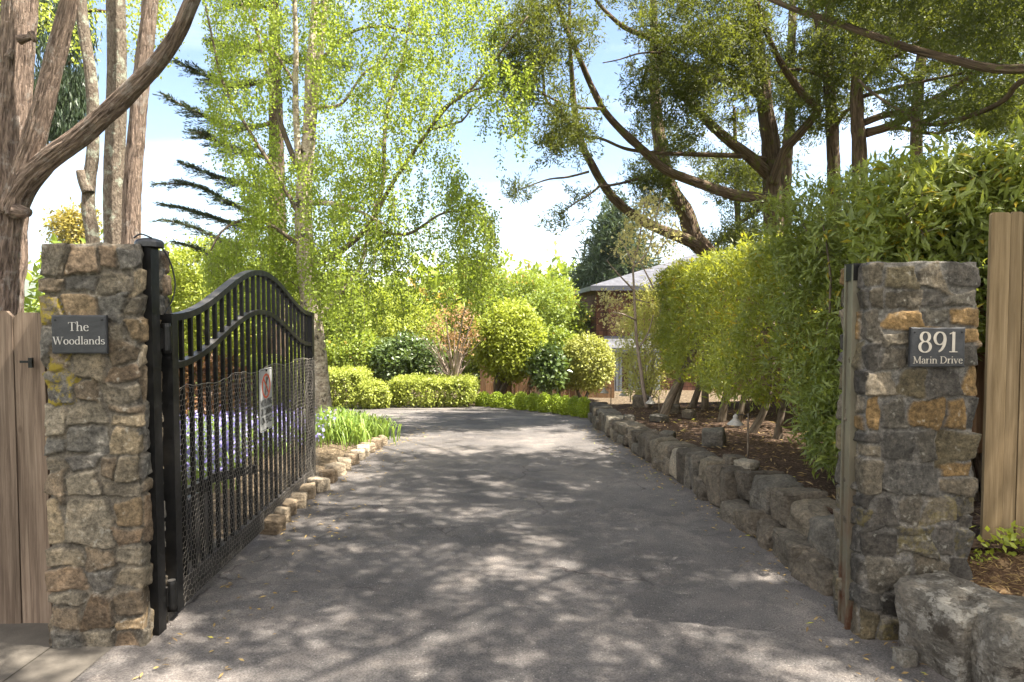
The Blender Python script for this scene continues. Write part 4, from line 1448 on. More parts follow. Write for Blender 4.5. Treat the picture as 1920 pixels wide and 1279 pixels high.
def board(mb, x0, x1, y, z0, z1, th, tint, ear=0.03, lean=0.0, rotz=0.0):
    poly = np.array([(x0, z0), (x1, z0), (x1, z1 - ear), (x1 - ear, z1), (x0 + ear, z1), (x0, z1 - ear)])
    poly[3:5, 0] += lean
    poly[2, 0] += lean
    poly[5, 0] += lean
    n0 = mb.n
    mb.prism(poly, (0, y, 0), (1, 0, 0), (0, 0, 1), th, tint)
    v = mb.v[-1]
    bk = v - np.array([(x0 + x1) / 2, y, 0])
    mb.bk[-1] = bk


xs = [P(u, 900, 3.42)[0] for u in (-160, -72, 33, 57)]
for i, (a, b, y, z1) in enumerate(((xs[0] - 0.0, xs[1] - 0.004, 3.42, 1.62), (xs[1], xs[2] - 0.004, 3.42, 1.607), (xs[2], xs[3] + 0.085, 3.425, 1.6))):
    mb = MB()
    board(mb, a, b, y, 0.0, z1, -0.022, (0.35, 0.55, 0.9)[i], 0.028)
    mb.build('board', M['old_wood'], fn)
a = xs[0]
while a > -6.4:
    mb = MB()
    board(mb, a - 0.2, a - 0.004, 3.42 + 0.004 * (int(-a * 7) % 2), 0.0, 1.605 + 0.006 * (int(-a * 11) % 3), -0.022, (-a * 3.7) % 1, 0.028)
    mb.build('board', M['old_wood'], fn)
    a -= 0.2
for z in (0.35, 1.28):
    mb = MB()
    mb.box((-4.3, 3.47, z), (4.1, 0.04, 0.09))
    mb.build('rail', M['old_wood'], fn)
mb = MB()
mb.sweep([(-2.235, 3.47, 0.03), (-2.245, 3.47, 1.585)], (1, 0, 0), (0, 1, 0), 0.036, 0.045, 0.1)
mb.build('post', M['old_wood'], fn)
mb = MB()
lp = P(60, 680, 3.4)
mb.box(lp + (0, -0.008, 0), (0.02, 0.012, 0.05))
mb.box(lp + (-0.02, -0.012, 0.005), (0.06, 0.01, 0.012))
mb.build('latch', M['iron'], fn)

fn = thing('wooden_fence', 'tall pale tan wooden fence, sunlit at the top, beside the dark grey pillar', 'fence', (2.45, 3.62, 0.3))
z1 = P(1890, 398, 3.62)[2]
z0 = 0.28
for i, (u0, u1, tn) in enumerate(((1851, 1888, 0.75), (1888.5, 1913, 0.45), (1913.5, 1990, 0.6), (1991, 2070, 0.3), (2071, 2150, 0.8))):
    a, b = P(u0, 700, 3.62)[0], P(u1, 700, 3.62)[0]
    mb = MB()
    board(mb, a, b - 0.003, 3.62 + 0.004 * (i % 2), z0, z1 + 0.004 * ((i * 7) % 3), -0.02, tn, 0.012, 0.0)
    mb.build('board', M['new_wood'], fn)
a = b
while a < 8.2:
    mb = MB()
    board(mb, a, a + 0.137, 3.62 + 0.004 * (int(a * 7) % 2), z0, z1 + 0.004 * (int(a * 11) % 3), -0.02, (a * 3.7) % 1, 0.012, 0.0)
    mb.build('board', M['new_wood'], fn)
    a += 0.14
for z in (0.6, 1.85):
    mb = MB()
    mb.box((5.42, 3.685, z), (5.5, 0.04, 0.09))
    mb.build('rail', M['new_wood'], fn)
mb = MB()
q = P(1838, 485, 4.3)
mb.box(q + (0.02, 0, -0.62), (0.09, 0.09, 1.2))
mb.box(q + (0.02, 0, 0.0), (0.16, 0.12, 0.05))
mb.build('post', M['brown_wood'], fn)
# ------------------------------------------------------------------ dry stone retaining wall
rw = thing('retaining_wall', 'low dry stone retaining wall of rough brown rocks along the drive', 'wall', (1.5, 7.0, 0))
r = np.random.default_rng(77)
n_st = 0


def wall_stone(y, off, z, size, rot=0.0, tint=None, sub=4, facets=12, tilt=0.0, rough=0.03, boxy=9.0):
    """size: along the wall, into the bed, height"""
    global n_st
    n_st += 1
    d = wall_x(y + 0.1) - wall_x(y - 0.1)
    rz = math.atan2(0.2, d)
    mb = MB()
    x = float(wall_x(y)) + off
    rock(mb, (x, y, z), size, rz + rot, 300 + n_st, sub, facets, (0.78, 1.2), rough, boxy, tint, tilt)
    mb.build('stone', M['wall_rock'], rw, True, None, R(24))


# big rocks near the pillar: (u of the middle, y, height of the middle, length, depth, height, tint)
big = [
    (3.74, 0.22, 0.19, 0.34, 0.42, 0.44, 0.5, 0.05), (4.06, 0.22, 0.21, 0.33, 0.42, 0.34, 0.62, -0.1), (4.36, 0.23, 0.23, 0.3, 0.4, 0.29, 0.85, 0.2),
    (4.62, 0.22, 0.26, 0.3, 0.36, 0.28, 0.3, -0.15), (4.93, 0.21, 0.26, 0.28, 0.36, 0.28, 0.6, 0.1), (5.2, 0.21, 0.26, 0.25, 0.33, 0.26, 0.1, -0.1),
    (3.62, 0.05, 0.06, 0.24, 0.3, 0.2, 0.4, 0.0), (3.95, 0.03, 0.05, 0.34, 0.3, 0.22, 0.3, 0.2), (4.28, 0.05, 0.07, 0.38, 0.3, 0.24, 0.45, 0.1), (4.62, 0.06, 0.06, 0.26, 0.28, 0.18, 0.2, 0.3),
    (4.9, 0.06, 0.07, 0.32, 0.28, 0.2, 0.35, -0.2), (5.18, 0.06, 0.06, 0.24, 0.28, 0.18, 0.5, 0.1),
]
for y, off, z, a, b, c, tn, ti in big:
    wall_stone(y, off, z, (a, b, c), r.normal(0, 0.12), tn, 5, 15, ti, 0.022)
y = 5.36
while y < 11.55:
    w = 0.11 + 0.14 * r.random()
    top = float(bedz(1.6, y)) + 0.0
    g = float(gz(0, y))
    h = top - g
    if r.random() < 0.55:
        wall_stone(y + w / 2, 0.12 + 0.03 * r.random(), g + h * 0.5, (w * 1.16, 0.3, h * (1.05 + 0.2 * r.random())), r.normal(0, 0.1), None, 4, 12, r.normal(0, 0.12))
    else:
        s = 0.42 + 0.2 * r.random()
        wall_stone(y + w / 2, 0.09 + 0.03 * r.random(), g + h * s * 0.5, (w * 1.18, 0.28, h * s * 1.2), r.normal(0, 0.1), None, 4, 12, r.normal(0, 0.15))
        wall_stone(y + w / 2, 0.14 + 0.03 * r.random(), g + h * (s + (1 - s) * 0.5), (w * 1.2, 0.3, h * (1 - s) * 1.25), r.normal(0, 0.15), None, 4, 12, r.normal(0, 0.15))
    y += w * 0.97
# flat cap rocks on top here and there
for y, tn in ((5.5, 0.97), (5.72, 0.3), (7.3, 0.6), (8.9, 0.7)):
    wall_stone(y, 0.24, float(bedz(1.6, y)) + 0.03, (0.18, 0.16, 0.09), r.normal(0, 0.5), tn, 4, 10, 0.0, 0.05, 6.0)
mb = MB()
pts = []
ys = np.linspace(3.45, 11.7, 50)
lo = np.array([(wall_x(a) + 0.16, a, float(gz(0, a)) - 0.05) for a in ys])
hi = np.array([(wall_x(a) + 0.22, a, float(bedz(1.6, a)) - 0.02) for a in ys])
k = np.arange(49)
mb.add(np.vstack([lo, hi]), np.stack([k, k + 1, 50 + k + 1, 50 + k], 1))
mb.build('soil_backing', M['mulch'], rw)

# ------------------------------------------------------------------ edging stones on the flower bed side
ed = thing('stone_edging', 'row of small rounded tan stones edging the flower bed beyond the gate', 'edging', (-1.7, 7.2, 0))
E = [(528, 985), (541, 968), (556, 953), (575, 938), (593, 921), (611, 908), (629, 892), (643, 879), (659, 869), (672, 859), (683, 850), (693, 843), (702, 837), (711, 831), (719, 826), (727, 821)]
for i, (u, v) in enumerate(E):
    y = 1.56 * FPX / (v - 586 + 8)
    y = y if y < 8 else 8 + (y - 8) * 0.8
    p = P(u, v, y)
    s = (0.14 + 0.045 * r.random()) * (1.0 if i < 12 else 0.85)
    mb = MB()
    rock(mb, (p[0] - 0.075, y, float(gz(0, y)) + 0.055), (s * 0.9, s * 1.05, 0.14), r.random() * 3, 700 + i, 4, 9, (0.8, 1.1), 0.04, 4.5)
    mb.build('stone', M['edge_rock'], ed, True)

# ------------------------------------------------------------------ boulders on the near bank and loose rocks
mb = MB()
rock(mb, (2.02, 3.07, 0.15), (0.36, 0.36, 0.46), 0.35, 41, 6, 14, (0.8, 1.2), 0.022, 9, 0.2, 0.12)
tag(mb.build('boulder', M['boulder'], None, True, None, R(20)), 'pale lichen-mottled boulder touching the base of the dark grey pillar', 'boulder', 'boulders holding the bank')
mb = MB()
rock(mb, (2.26, 2.84, 0.12), (0.62, 0.42, 0.45), -0.12, 52, 6, 14, (0.8, 1.2), 0.022, 9, 0.8, -0.05)
tag(mb.build('boulder', M['boulder'], None, True, None, R(20)), 'broad boulder with dark lichen patches at the corner of the bank', 'boulder', 'boulders holding the bank')
p = P(1774, 1100, 3.16)
mb = MB()
rock(mb, (p[0], 3.17, p[2] + 0.0), (0.085, 0.06, 0.065), 0.4, 61, 3, 8)
tag(mb.build('stone', M['brick_rock'], None, True), 'small brick-red stone lying on the pale boulder', 'stone')
p = P(1718, 1225, 3.0)
mb = MB()
rock(mb, (p[0] - 0.02, 3.05, 0.03), (0.09, 0.08, 0.09), 0.2, 62, 3, 8, tint=1.0)
tag(mb.build('stone', M['boulder'], None, True), 'small whitish stone on the asphalt between pillar and boulder', 'stone')
p = P(1850, 1150, 3.05)
mb = MB()
rock(mb, (p[0], 3.05, p[2]), (0.035, 0.03, 0.035), 0.2, 63, 2, 8, tint=1.0)
tag(mb.build('stone', M['boulder'], None, True), 'tiny pale pebble between the two lichen-mottled boulders', 'stone')

LOOSE = [(1338, 806, 6.9, 0.3, 0.2, 'flat brown rock in the bed behind the bell-shaped path light'), (1262, 770, 10.0, 0.22, 0.16, 'rounded rock near the far hedge trunks'),
         (1203, 756, 11.0, 0.3, 0.24, 'dark rock at the foot of the thin sapling'), (1292, 772, 9.4, 0.2, 0.13, 'low rock between hedge trunks'), (1236, 781, 9.0, 0.22, 0.1, 'flat rock behind the wall top')]
for i, (u, v, y, s, h, lb) in enumerate(LOOSE):
    p = P(u, v, y)
    mb = MB()
    rock(mb, (p[0], y, float(bedz(p[0], y)) + h * 0.25), (s, s * 0.8, h), r.random() * 3, 800 + i, 4, 10, (0.8, 1.15), 0.05, 5.0)
    tag(mb.build('rock', M['wall_rock'], None, True), lb, 'rock', 'loose rocks in the planting bed')


# ------------------------------------------------------------------ path lights
def path_light(u, v, y, s, label, side=1):
    p = P(u, v, y)                       # middle of the shade
    t = thing('path_light', label, 'light', (p[0] + side * 0.11 * s, y, float(bedz(p[0], y)) - 0.03), 'path lights in the bed')
    top = p[2] + 0.0
    mb = MB()
    mb.lathe([(0.0, 0.062), (0.009, 0.062), (0.012, 0.052), (0.02, 0.049), (0.023, 0.04), (0.022, 0.022), (0.027, 0.014), (0.045, -0.004), (0.075, -0.03), (0.077, -0.036), (0.072, -0.033), (0.04, -0.006), (0.02, 0.006), (0.0, 0.008)], (p[0], y, top), 28)
    mb.v[-1] = (mb.v[-1] - np.array([p[0], y, top])) * s + np.array([p[0], y, top])
    mb.build('shade', M['lamp_metal'], t, True)
    mb = MB()
    px = p[0] + side * 0.115 * s
    mb.tube(resample([(p[0] + side * 0.01, y, top + 0.05 * s), (p[0] + side * 0.06 * s, y, top + 0.056 * s), (px, y, top + 0.035 * s)], 8), 0.006 * s, 6)
    mb.build('arm', M['iron'], t, True)
    mb = MB()
    zb = float(bedz(px, y)) - 0.08
    mb.tube([(px, y, zb), (px + 0.003, y, (zb + top) / 2), (px, y, top + 0.07 * s)], 0.0085 * s, 8)
    mb.build('stake', M['bark_stem'], t, True)
    return t


path_light(1379, 789, 5.72, 0.92, 'grey bell-shaped path light on a stake on the wall top, shade held to one side')
path_light(1220, 752, 9.6, 1.0, 'bell-shaped path light standing among the rocks near the far hedge trunks')
path_light(1169, 738, 12.6, 1.1, 'small bell-shaped path light just in front of the grey house posts')
path_light(1133, 733, 11.9, 1.0, 'pale bell-shaped path light on the far end of the stone wall')

# ------------------------------------------------------------------ fallen leaves and twigs on bed, bank and drive edge
mb = MB()
n = 700
yy = 3.7 + 8 * r.random(n) ** 1.3
xx = np.array([wall_x(a) for a in yy]) + 0.3 + 1.8 * r.random(n)
pos = np.stack([xx, yy, bedz(xx, yy) + 0.005 + 0.012 * r.random(n)], 1)
mb.leaves(pos, np.stack([r.normal(0, 1, n), r.normal(0, 1, n), r.normal(0, 0.1, n)], 1), np.stack([r.normal(0, .3, n), r.normal(0, .3, n), np.ones(n)], 1), 0.045 + 0.04 * r.random(n), 0.014, r.random(n))
tag(mb.build('leaf_litter', M['dry_leaf']), 'dry fallen leaves scattered over the dark mulch of the planting bed', 'leaves', None, 'stuff')
mb = MB()
n = 900
xx, yy = 2.1 + 0.9 * r.random(n), 2.85 + 0.78 * r.random(n)
pos = np.stack([xx, yy, 0.2 + 0.14 * np.clip((yy - 2.75) / 0.8, 0, 1) + 0.02 * (xx - 2) + 0.006 + 0.01 * r.random(n)], 1)
mb.leaves(pos, np.stack([r.normal(0, 1, n), r.normal(0, 1, n), r.normal(0, 0.12, n)], 1), np.stack([r.normal(0, .3, n), r.normal(0, .3, n), np.ones(n)], 1), 0.03 + 0.05 * r.random(n), 0.005, r.random(n) * 0.9)
tag(mb.build('leaf_litter', M['dry_leaf']), 'brown needles and straw covering the small bank', 'leaves', None, 'stuff')
mb = MB()
n = 650
yy = r.uniform(2.7, 10.5, n)
sd_ = r.random(n) < 0.6
xx = np.where(sd_, np.array([wall_x(max(a, 3.55)) for a in yy]) - 0.03 - 0.35 * r.random(n) ** 2.5, np.interp(yy, [2.6, 3.4, 5.7, 8.6], [-1.6, -1.66, -1.68, -1.45]) + 0.5 * r.random(n) ** 2.0)
pos = np.stack([xx, yy, gz(xx, yy) + 0.014 + 0.006 * r.random(n)], 1)
mb.leaves(pos, np.stack([r.normal(0, 1, n), r.normal(0, 1, n), r.normal(0, 0.1, n)], 1), np.stack([r.normal(0, .3, n), r.normal(0, .3, n), np.ones(n)], 1), 0.02 + 0.035 * r.random(n), 0.012, r.random(n))
tag(mb.build('leaf_litter', M['dry_leaf']), 'small dry leaves and bits drifted along the edges of the asphalt', 'leaves', None, 'stuff')
# weeds on the bank
for i, (u, v, y, s, lb) in enumerate([(1905, 1010, 3.5, 0.13, 'yellow-green weed at the foot of the pale tan fence'), (1893, 1140, 2.98, 0.05, 'tiny bright weed behind the broad boulder'), (1836, 1070, 3.42, 0.06, 'small weed seedling beside the dark grey pillar')]):
    p = P(u, v, y)
    z = 0.2 + 0.14 * min(1, max(0, (y - 2.75) / 0.8)) + 0.01
    mb = MB()
    nw = int(60 * s / 0.06)
    base = np.array([p[0], y, z]) + r.normal(0, 1, (nw, 3)) * np.array([s * .7, s * .5, 0]) + np.array([0, 0, 1]) * (r.random((nw, 1)) * s)
    mb.leaves(base, r.normal(0, 1, (nw, 3)) + (0, 0, .6), r.normal(0, .5, (nw, 3)) + (0, 0, 1), s * 0.35, s * 0.2, r.random(nw) * .9)
    tag(mb.build('weed_plant', M['bright_leaf']), lb, 'weed', 'weeds on the bank')
# ------------------------------------------------------------------ trunks beyond the wooden fence
LT = 6.6
t = thing('forked_tree', 'massive brown tree with shaggy bark, forking low into two upright stems and a slanting limb', 'tree', (P(0, 590, LT)[0], LT, 0))
sk = []
mb = MB()
root = (P(-6, 590, LT)[0], LT, -0.15)
limb(mb, [(-4, 640), (2, 560), (12, 440), (20, 340), (22, 240), (30, 110), (39, 0), (46, -140), (52, -420)], (74, 36), LT, 110, sk, 0.03, 0.06, 1, ext=[root], ridge=0.13)
mb.build('trunk', M['bark_red'], t, True)
mb = MB()
limb(mb, [(22, 400), (38, 345), (58, 280), (78, 210), (98, 130), (118, 55), (131, 0), (146, -90), (160, -300)], (39, 18), (LT - 0.12, LT - 0.35), 90, sk, 0.03, 0.05, 2, ridge=0.13)
mb.build('stem', M['bark_red'], t, True)
mb = MB()
limb(mb, [(22, 400), (48, 345), (95, 296), (150, 256), (210, 203), (262, 152), (305, 105), (335, 58), (352, 20), (372, -30), (392, -120), (410, -300)], (40, 14), (LT - 0.1, LT - 0.7), 90, sk, 0.03, 0.05, 3, ridge=0.12)
mb.build('limb', M['bark_red'], t, True)
# a few broken stubs and knots
mb = MB()
for (u, v, du, dv, w) in ((36, 75, 24, -6, 18), (58, 62, 8, 16, 14), (30, 395, 26, 4, 30), (344, 46, 14, -12, 15), (15, 108, 8, -16, 15)):
    limb(mb, [(u, v), (u + du * 0.5, v + dv * 0.5), (u + du, v + dv)], (w, w * 0.5), LT - 0.18, 10, None, 0.05, 0.1, u)
mb.build('stubs', M['bark_red'], t, True)['kind'] = 'stuff'

slender = t = thing('slender_tree', 'slender lichen-grey tree with a sawn stub, between the forked tree and the thick grey trunk', 'tree', (P(175, 590, 9)[0], 9, 0))
mb = MB()
limb(mb, [(182, 640), (176, 470), (166, 390), (168, 335), (174, 290), (175, 220), (170, 140), (158, 65), (152, 0), (148, -150), (150, -420)], (26, 14), 9.0, 60, None, 0.05, 0.05, 4, ridge=0.07, ext=[(P(182, 640, 9)[0], 9, -0.2)])
limb(mb, [(166, 362), (157, 340), (152, 320)], (22, 17), 8.95, 12, None, 0.04, 0.05, 5)
mb.build('trunk', M['bark_lichen'], t, True)
t = thing('straight_tree', 'thick straight trunk with grey-green lichen rising behind the tan pillar', 'tree', (P(217, 590, 8.4)[0], 8.4, 0))
mb = MB()
limb(mb, [(218, 640), (216, 460), (214, 330), (218, 200), (219, 100), (217, 0), (216, -150), (218, -450)], (42, 24), 8.4, 60, None, 0.05, 0.04, 6, ridge=0.05, ext=[(P(218, 640, 8.4)[0], 8.4, -0.2)])
mb.build('trunk', M['bark_lichen'], t, True)
t = thing('leaning_tree', 'reddish-brown trunk just behind the thick straight one, leaning slightly', 'tree', (P(247, 590, 8.1)[0], 8.1, 0))
mb = MB()
limb(mb, [(244, 640), (246, 455), (250, 330), (258, 230), (266, 140), (275, 70), (282, 0), (292, -120), (300, -400)], (34, 20), 8.1, 60, None, 0.05, 0.05, 7, ridge=0.13, ext=[(P(244, 640, 8.1)[0], 8.1, -0.2)])
mb.build('trunk', M['bark_red'], t, True)

# drooping conifer behind those trunks
t = thing('drooping_conifer', 'conifer with weeping dark sprays hanging between the trunks behind the fence', 'tree', (P(60, 590, 13)[0], 13, -0.3))
mb = MB()
sk = []
limb(mb, [(20, 640), (30, 300), (40, 0), (45, -400)], (40, 18), 13, 10, sk)
for uv in ([(30, 260), (80, 150), (150, 110)], [(35, 120), (90, 40), (170, 20), (240, 30)], [(35, 40), (10, -10), (-30, 0)], [(40, -40), (100, -90), (200, -80), (290, -20)]):
    limb(mb, uv, (12, 4), 13, 6, sk)
mb.build('trunk', M['bark_cypress'], t, True)
sk = np.vstack(sk)
mb = MB()
pts = np.vstack([mask_pts([(52, 130), (160, 120), (160, 190), (130, 228), (100, 232), (60, 225)], 330, 13, 1.0, 1), mask_pts([(-60, -40), (150, -60), (175, 60), (120, 120), (60, 60), (-20, 60)], 330, 13, 1.4, 2)])
n = len(pts)
for i in range(3):
    q = pts + rng.normal(0, 0.05, (n, 3)) - np.array([0, 0, 0.1]) * i
    whorls(mb, q, np.tile([0, 0, -1.0], (n, 1)), 5, 0.17, 0.032, 0.4 * np.ones(n), False, 0.5, 0.8, 0.06, 5 + i)
mb.build('crown', M['needle'], t)
mb = MB()
pts = mask_pts([(-80, -80), (330, -90), (330, 60), (262, 140), (250, 120), (245, 30), (180, 20), (178, 120), (100, 60), (40, 80), (-20, 40)], 420, 11.5, 1.5, 3)
q = np.vstack([pts + rng.normal(0, 0.12, pts.shape) for i in range(2)])
whorls(mb, q, np.tile([0, 0, -1.0], (len(q), 1)), 7, 0.055, 0.034, 0.55 * np.ones(len(q)), False, 0.9, 0.4, 0.07, 15)
mb.build('crown', M['bright_leaf'], slender)


# ------------------------------------------------------------------ the birch
BY = 9.75
birch = thing('birch_tree', 'tall weeping birch with white bark and bright green spring leaves beyond the gate', 'tree', (P(598, 800, BY)[0], BY, float(gz(0, BY))))
bsk = []
mb = MB()
bx = P(604, 800, BY)[0]
limb(mb, [(605, 840), (600, 780), (594, 700), (586, 610), (577, 520), (571, 450), (569, 390), (573, 320), (580, 255)], (48, 25), BY, 22, bsk, 0.07, 0.06, 21, ext=[(bx, BY, float(gz(0, BY)) - 0.2)])
for i, (dx, dy) in enumerate(((-0.3, -0.1), (0.05, -0.34), (0.27, 0.1))):
    mb.tube(resample([(bx, BY, 0.12), (bx + dx * 0.6, BY + dy * 0.6, -0.05), (bx + dx, BY + dy, -0.2)], 8), (0.14, 0.05), 10, rough=0.1, seed=i)
mb.build('trunk', M['bark_birch'], birch, True)
for i, (uv, w, y) in enumerate((
    ([(577, 262), (580, 190), (581, 130), (587, 78), (591, 0), (596, -150), (606, -420)], (20, 5), (BY, BY + 0.2)),
    ([(583, 258), (591, 180), (597, 130), (603, 80), (611, 0), (625, -140), (640, -380)], (15, 4), (BY, BY - 0.25)),
    ([(560, 312), (556, 240), (554, 160), (555, 90), (552, 0), (548, -150), (540, -360)], (12, 4), (BY - 0.1, BY - 0.4)))):
    mb = MB()
    limb(mb, uv, w, y, 12, bsk, 0.08, 0.04, 30 + i)
    mb.build('stem', M['bark_birch'], birch, True)
for i, (uv, w, y) in enumerate((
    ([(566, 330), (545, 282), (522, 218), (505, 150), (495, 110), (478, 40), (468, -60), (450, -200)], (11, 3), (BY, BY + 0.9)),
    ([(585, 500), (640, 470), (690, 425), (731, 352), (764, 302), (804, 245), (847, 193), (883, 171), (931, 158)], (12, 3), (BY, BY - 0.8)),
    ([(804, 247), (830, 205), (880, 170), (926, 114), (960, 70), (990, 30)], (7, 3), (BY - 0.5, BY - 0.9)),
    ([(806, 243), (850, 232), (870, 224), (895, 185), (925, 170)], (5, 2), (BY - 0.5, BY - 0.9)),
    ([(700, 410), (718, 342), (722, 245), (736, 166), (755, 110), (770, 30), (790, -80)], (10, 3), (BY + 0.2, BY + 1.2)),
    ([(575, 380), (620, 381), (668, 394), (720, 420)], (11, 4), (BY, BY - 0.9)),
    ([(590, 600), (630, 560), (675, 500), (690, 440), (700, 400), (705, 350)], (13, 3), (BY, BY + 0.6)),
    ([(570, 420), (520, 330), (470, 250), (420, 160), (400, 80), (385, 10)], (9, 3), (BY, BY - 0.7)),
    ([(572, 470), (520, 430), (470, 410), (420, 430), (395, 470)], (9, 3), (BY, BY - 0.8)),
    ([(596, 200), (640, 195), (680, 140), (720, 110), (740, 60)], (7, 2), (BY, BY - 0.9)),
    ([(604, 110), (660, 60), (720, 50), (790, 66), (850, 60)], (8, 2), (BY, BY + 0.8)),
    ([(555, 160), (510, 90), (460, 20), (420, -60)], (7, 2), (BY, BY + 0.3)),
    ([(590, 20), (680, -60), (780, -90), (880, -60), (940, -10)], (8, 2), (BY, BY - 0.6)),
    ([(582, 560), (540, 520), (505, 500), (480, 520), (462, 570)], (7, 2), (BY, BY + 0.9)),
    ([(690, 425), (760, 440), (830, 400), (880, 400), (920, 430)], (7, 2), (BY, BY - 0.4)))):
    mb = MB()
    limb(mb, uv, w, y, 8, bsk, 0.1, 0.03, 50 + i)
    mb.build('limb', M['bark_birch'] if i in (5, 6, 9) else M['bark_stem'], birch, True)
BS = np.vstack(bsk)

pts = np.vstack([
    mask_pts([(378, -120), (930, -140), (950, 40), (945, 120), (930, 190), (890, 215), (850, 230), (862, 300), (900, 350), (925, 395), (932, 470), (890, 520), (830, 560), (760, 560), (690, 600),
              (640, 620), (600, 560), (520, 520), (470, 540), (400, 545), (385, 470), (440, 410), (470, 370), (430, 300), (395, 240), (385, 160)], 2100, BY, 1.9, 31),
    mask_pts([(470, 300), (720, 250), (760, 460), (640, 560), (520, 540), (450, 430)], 420, BY, 1.7, 32),
    mask_pts([(900, 60), (990, 100), (1000, 200), (985, 255), (940, 230), (915, 160)], 60, BY - 0.8, 0.4, 33),
    mask_pts([(380, 440), (560, 420), (640, 500), (560, 580), (470, 580), (395, 555)], 420, BY, 1.2, 34),
    mask_pts([(840, 320), (930, 390), (935, 520), (900, 560), (850, 480)], 90, BY - 0.4, 0.9, 35),
    mask_pts([(400, -120), (900, -160), (820, -480), (660, -620), (520, -520)], 420, BY, 2.0, 36)])
# looser inside, in bunches, with the trunk showing through
gate_ = fbm(pts * 1.15 + 2.0, 2, 77)
pts = pts[gate_ > -0.34]
trx = np.interp(pts[:, 2], [0.0, 1.6, 2.6, 3.6, 6.0], [P(604, 800, BY)[0], P(590, 620, BY)[0], P(572, 450, BY)[0], P(575, 310, BY)[0], P(585, 0, BY)[0]])
hide = (np.abs(pts[:, 0] - trx) < 0.27) & (pts[:, 1] < BY + 0.1) & (pts[:, 2] > 1.2)
pts = pts[~hide | (rng.random(len(pts)) < 0.1)]
mb = MB()
twigs(mb, pts, BS, 0.005, 2.2, 0.18)
# hanging strands with leaves along them
lm = MB()
n = len(pts)
ln = 0.18 + 0.5 * rng.random(n) ** 2.0
sway = rng.normal(0, 0.12, (n, 2))
for i in range(n):
    a = pts[i]
    b = a + np.array([sway[i, 0] * ln[i], sway[i, 1] * ln[i], -ln[i]])
    mb.tube([a, (a + b) / 2 + np.array([sway[i, 0], sway[i, 1], 0]) * 0.12, b], (0.0022, 0.001), 3, cap=False)
mb.build('twigs', M['bark_stem'], birch)['kind'] = 'stuff'
per = 46
s = rng.random((n, per))
base = np.repeat(pts, per, 0)
sw = np.repeat(sway, per, 0)
L_ = np.repeat(ln, per)
sf = s.ravel()
pos = base + np.stack([sw[:, 0] * L_ * sf, sw[:, 1] * L_ * sf, -L_ * sf], 1) + rng.normal(0, 0.045, (n * per, 3))
d = rng.normal(0, 0.75, (n * per, 3)) + np.array([0, 0, -0.7])
nr = rng.normal(0, 0.8, (n * per, 3)) + np.array([0.2, -0.3, 0.5])
tn = np.clip(np.repeat(0.45 + 0.25 * fbm(pts * 1.1, 2, 3), per) + rng.normal(0, 0.2, n * per), 0, 1)
lm.leaves(pos, d, nr, 0.03 + 0.024 * rng.random(n * per), 0.029, tn, False, 0.1)
lm.build('crown', M['birch_leaf'], birch)


# ------------------------------------------------------------------ cedar boughs behind the birch
CY = 13.5
ced = thing('cedar_tree', 'dark cedar with level feathery boughs reaching out behind the birch', 'tree', (P(520, 700, CY)[0], CY, float(gz(0, CY))))
mb = MB()
sk = []
limb(mb, [(520, 720), (520, 400), (515, 100), (510, -200)], (44, 12), CY, 12, sk, ext=[(P(520, 720, CY)[0], CY, -0.6)])
boughs = [[(515, 230), (450, 240), (380, 215), (312, 182)], [(512, 150), (440, 160), (380, 140), (335, 118)], [(515, 90), (450, 90), (400, 80)], [(518, 300), (460, 285), (400, 262), (370, 245)],
          [(520, 420), (450, 390), (370, 350), (297, 345)], [(520, 430), (440, 420), (360, 395), (305, 384)], [(520, 470), (430, 455), (360, 425), (306, 412)], [(518, 360), (440, 340), (390, 325), (345, 308)], [(520, 520), (440, 500), (380, 470), (330, 455)],
          [(515, 120), (580, 110), (650, 120)], [(512, 20), (460, 0), (420, -20)], [(512, 0), (580, -30), (640, -20)], [(512, -80), (470, -100), (440, -90)], [(512, -90), (560, -120), (600, -110)]]
bs = []
for i, b in enumerate(boughs):
    bs.append(limb(mb, b, (9, 2), (CY, CY - 1.3 + 0.5 * (i % 3)), 6, sk))
mb.build('trunk', M['bark_cypress'], ced, True)
lm = MB()
tw_ = MB()
for i, b in enumerate(bs):
    b = resample(b, 60)
    tan = unit(np.gradient(b, axis=0))
    for k in range(5, 60):
        f = k / 59.0
        for sg in (-1, 1):
            if rng.random() < 0.25:
                continue
            ln = (0.16 + 0.85 * (1 - f) ** 0.8) * rng.uniform(0.35, 1.1)
            sd = unit(np.cross(tan[k], [0, 0, 1.0]))
            dr = unit(tan[k] * rng.uniform(0.6, 1.1) + sd * sg * rng.uniform(0.4, 0.9) + np.array([0, 0, rng.uniform(-0.05, 0.3)]))
            m = max(6, int(ln * 75))
            s_ = rng.random(m)
            droop = -0.25 * ln * s_ ** 2
            pos = b[k] + dr * (ln * s_)[:, None] + np.array([0, 0, 1.0]) * droop[:, None] + rng.normal(0, 0.012, (m, 3))
            tw_.tube([b[k], b[k] + dr * ln * 0.55 - np.array([0, 0, 0.07 * ln]), b[k] + dr * ln - np.array([0, 0, 0.25 * ln])], (0.005, 0.002), 3, cap=False)
            s2 = unit(np.cross(dr, [0, 0, 1.0]))
            nd = unit(dr * 0.9 + s2 * (rng.random((m, 1)) * 2 - 1) * 0.9 + rng.normal(0, 0.2, (m, 3)))
            lm.leaves(pos, nd, np.array([0, 0, 1.0]) + rng.normal(0, 0.5, (m, 3)), 0.05 + 0.05 * rng.random(m), 0.019, np.clip(rng.normal(0.4, 0.22, m), 0, 1))
tw_.build('twigs', M['bark_cypress'], ced)['kind'] = 'stuff'
lm.build('crown', M['needle'], ced)


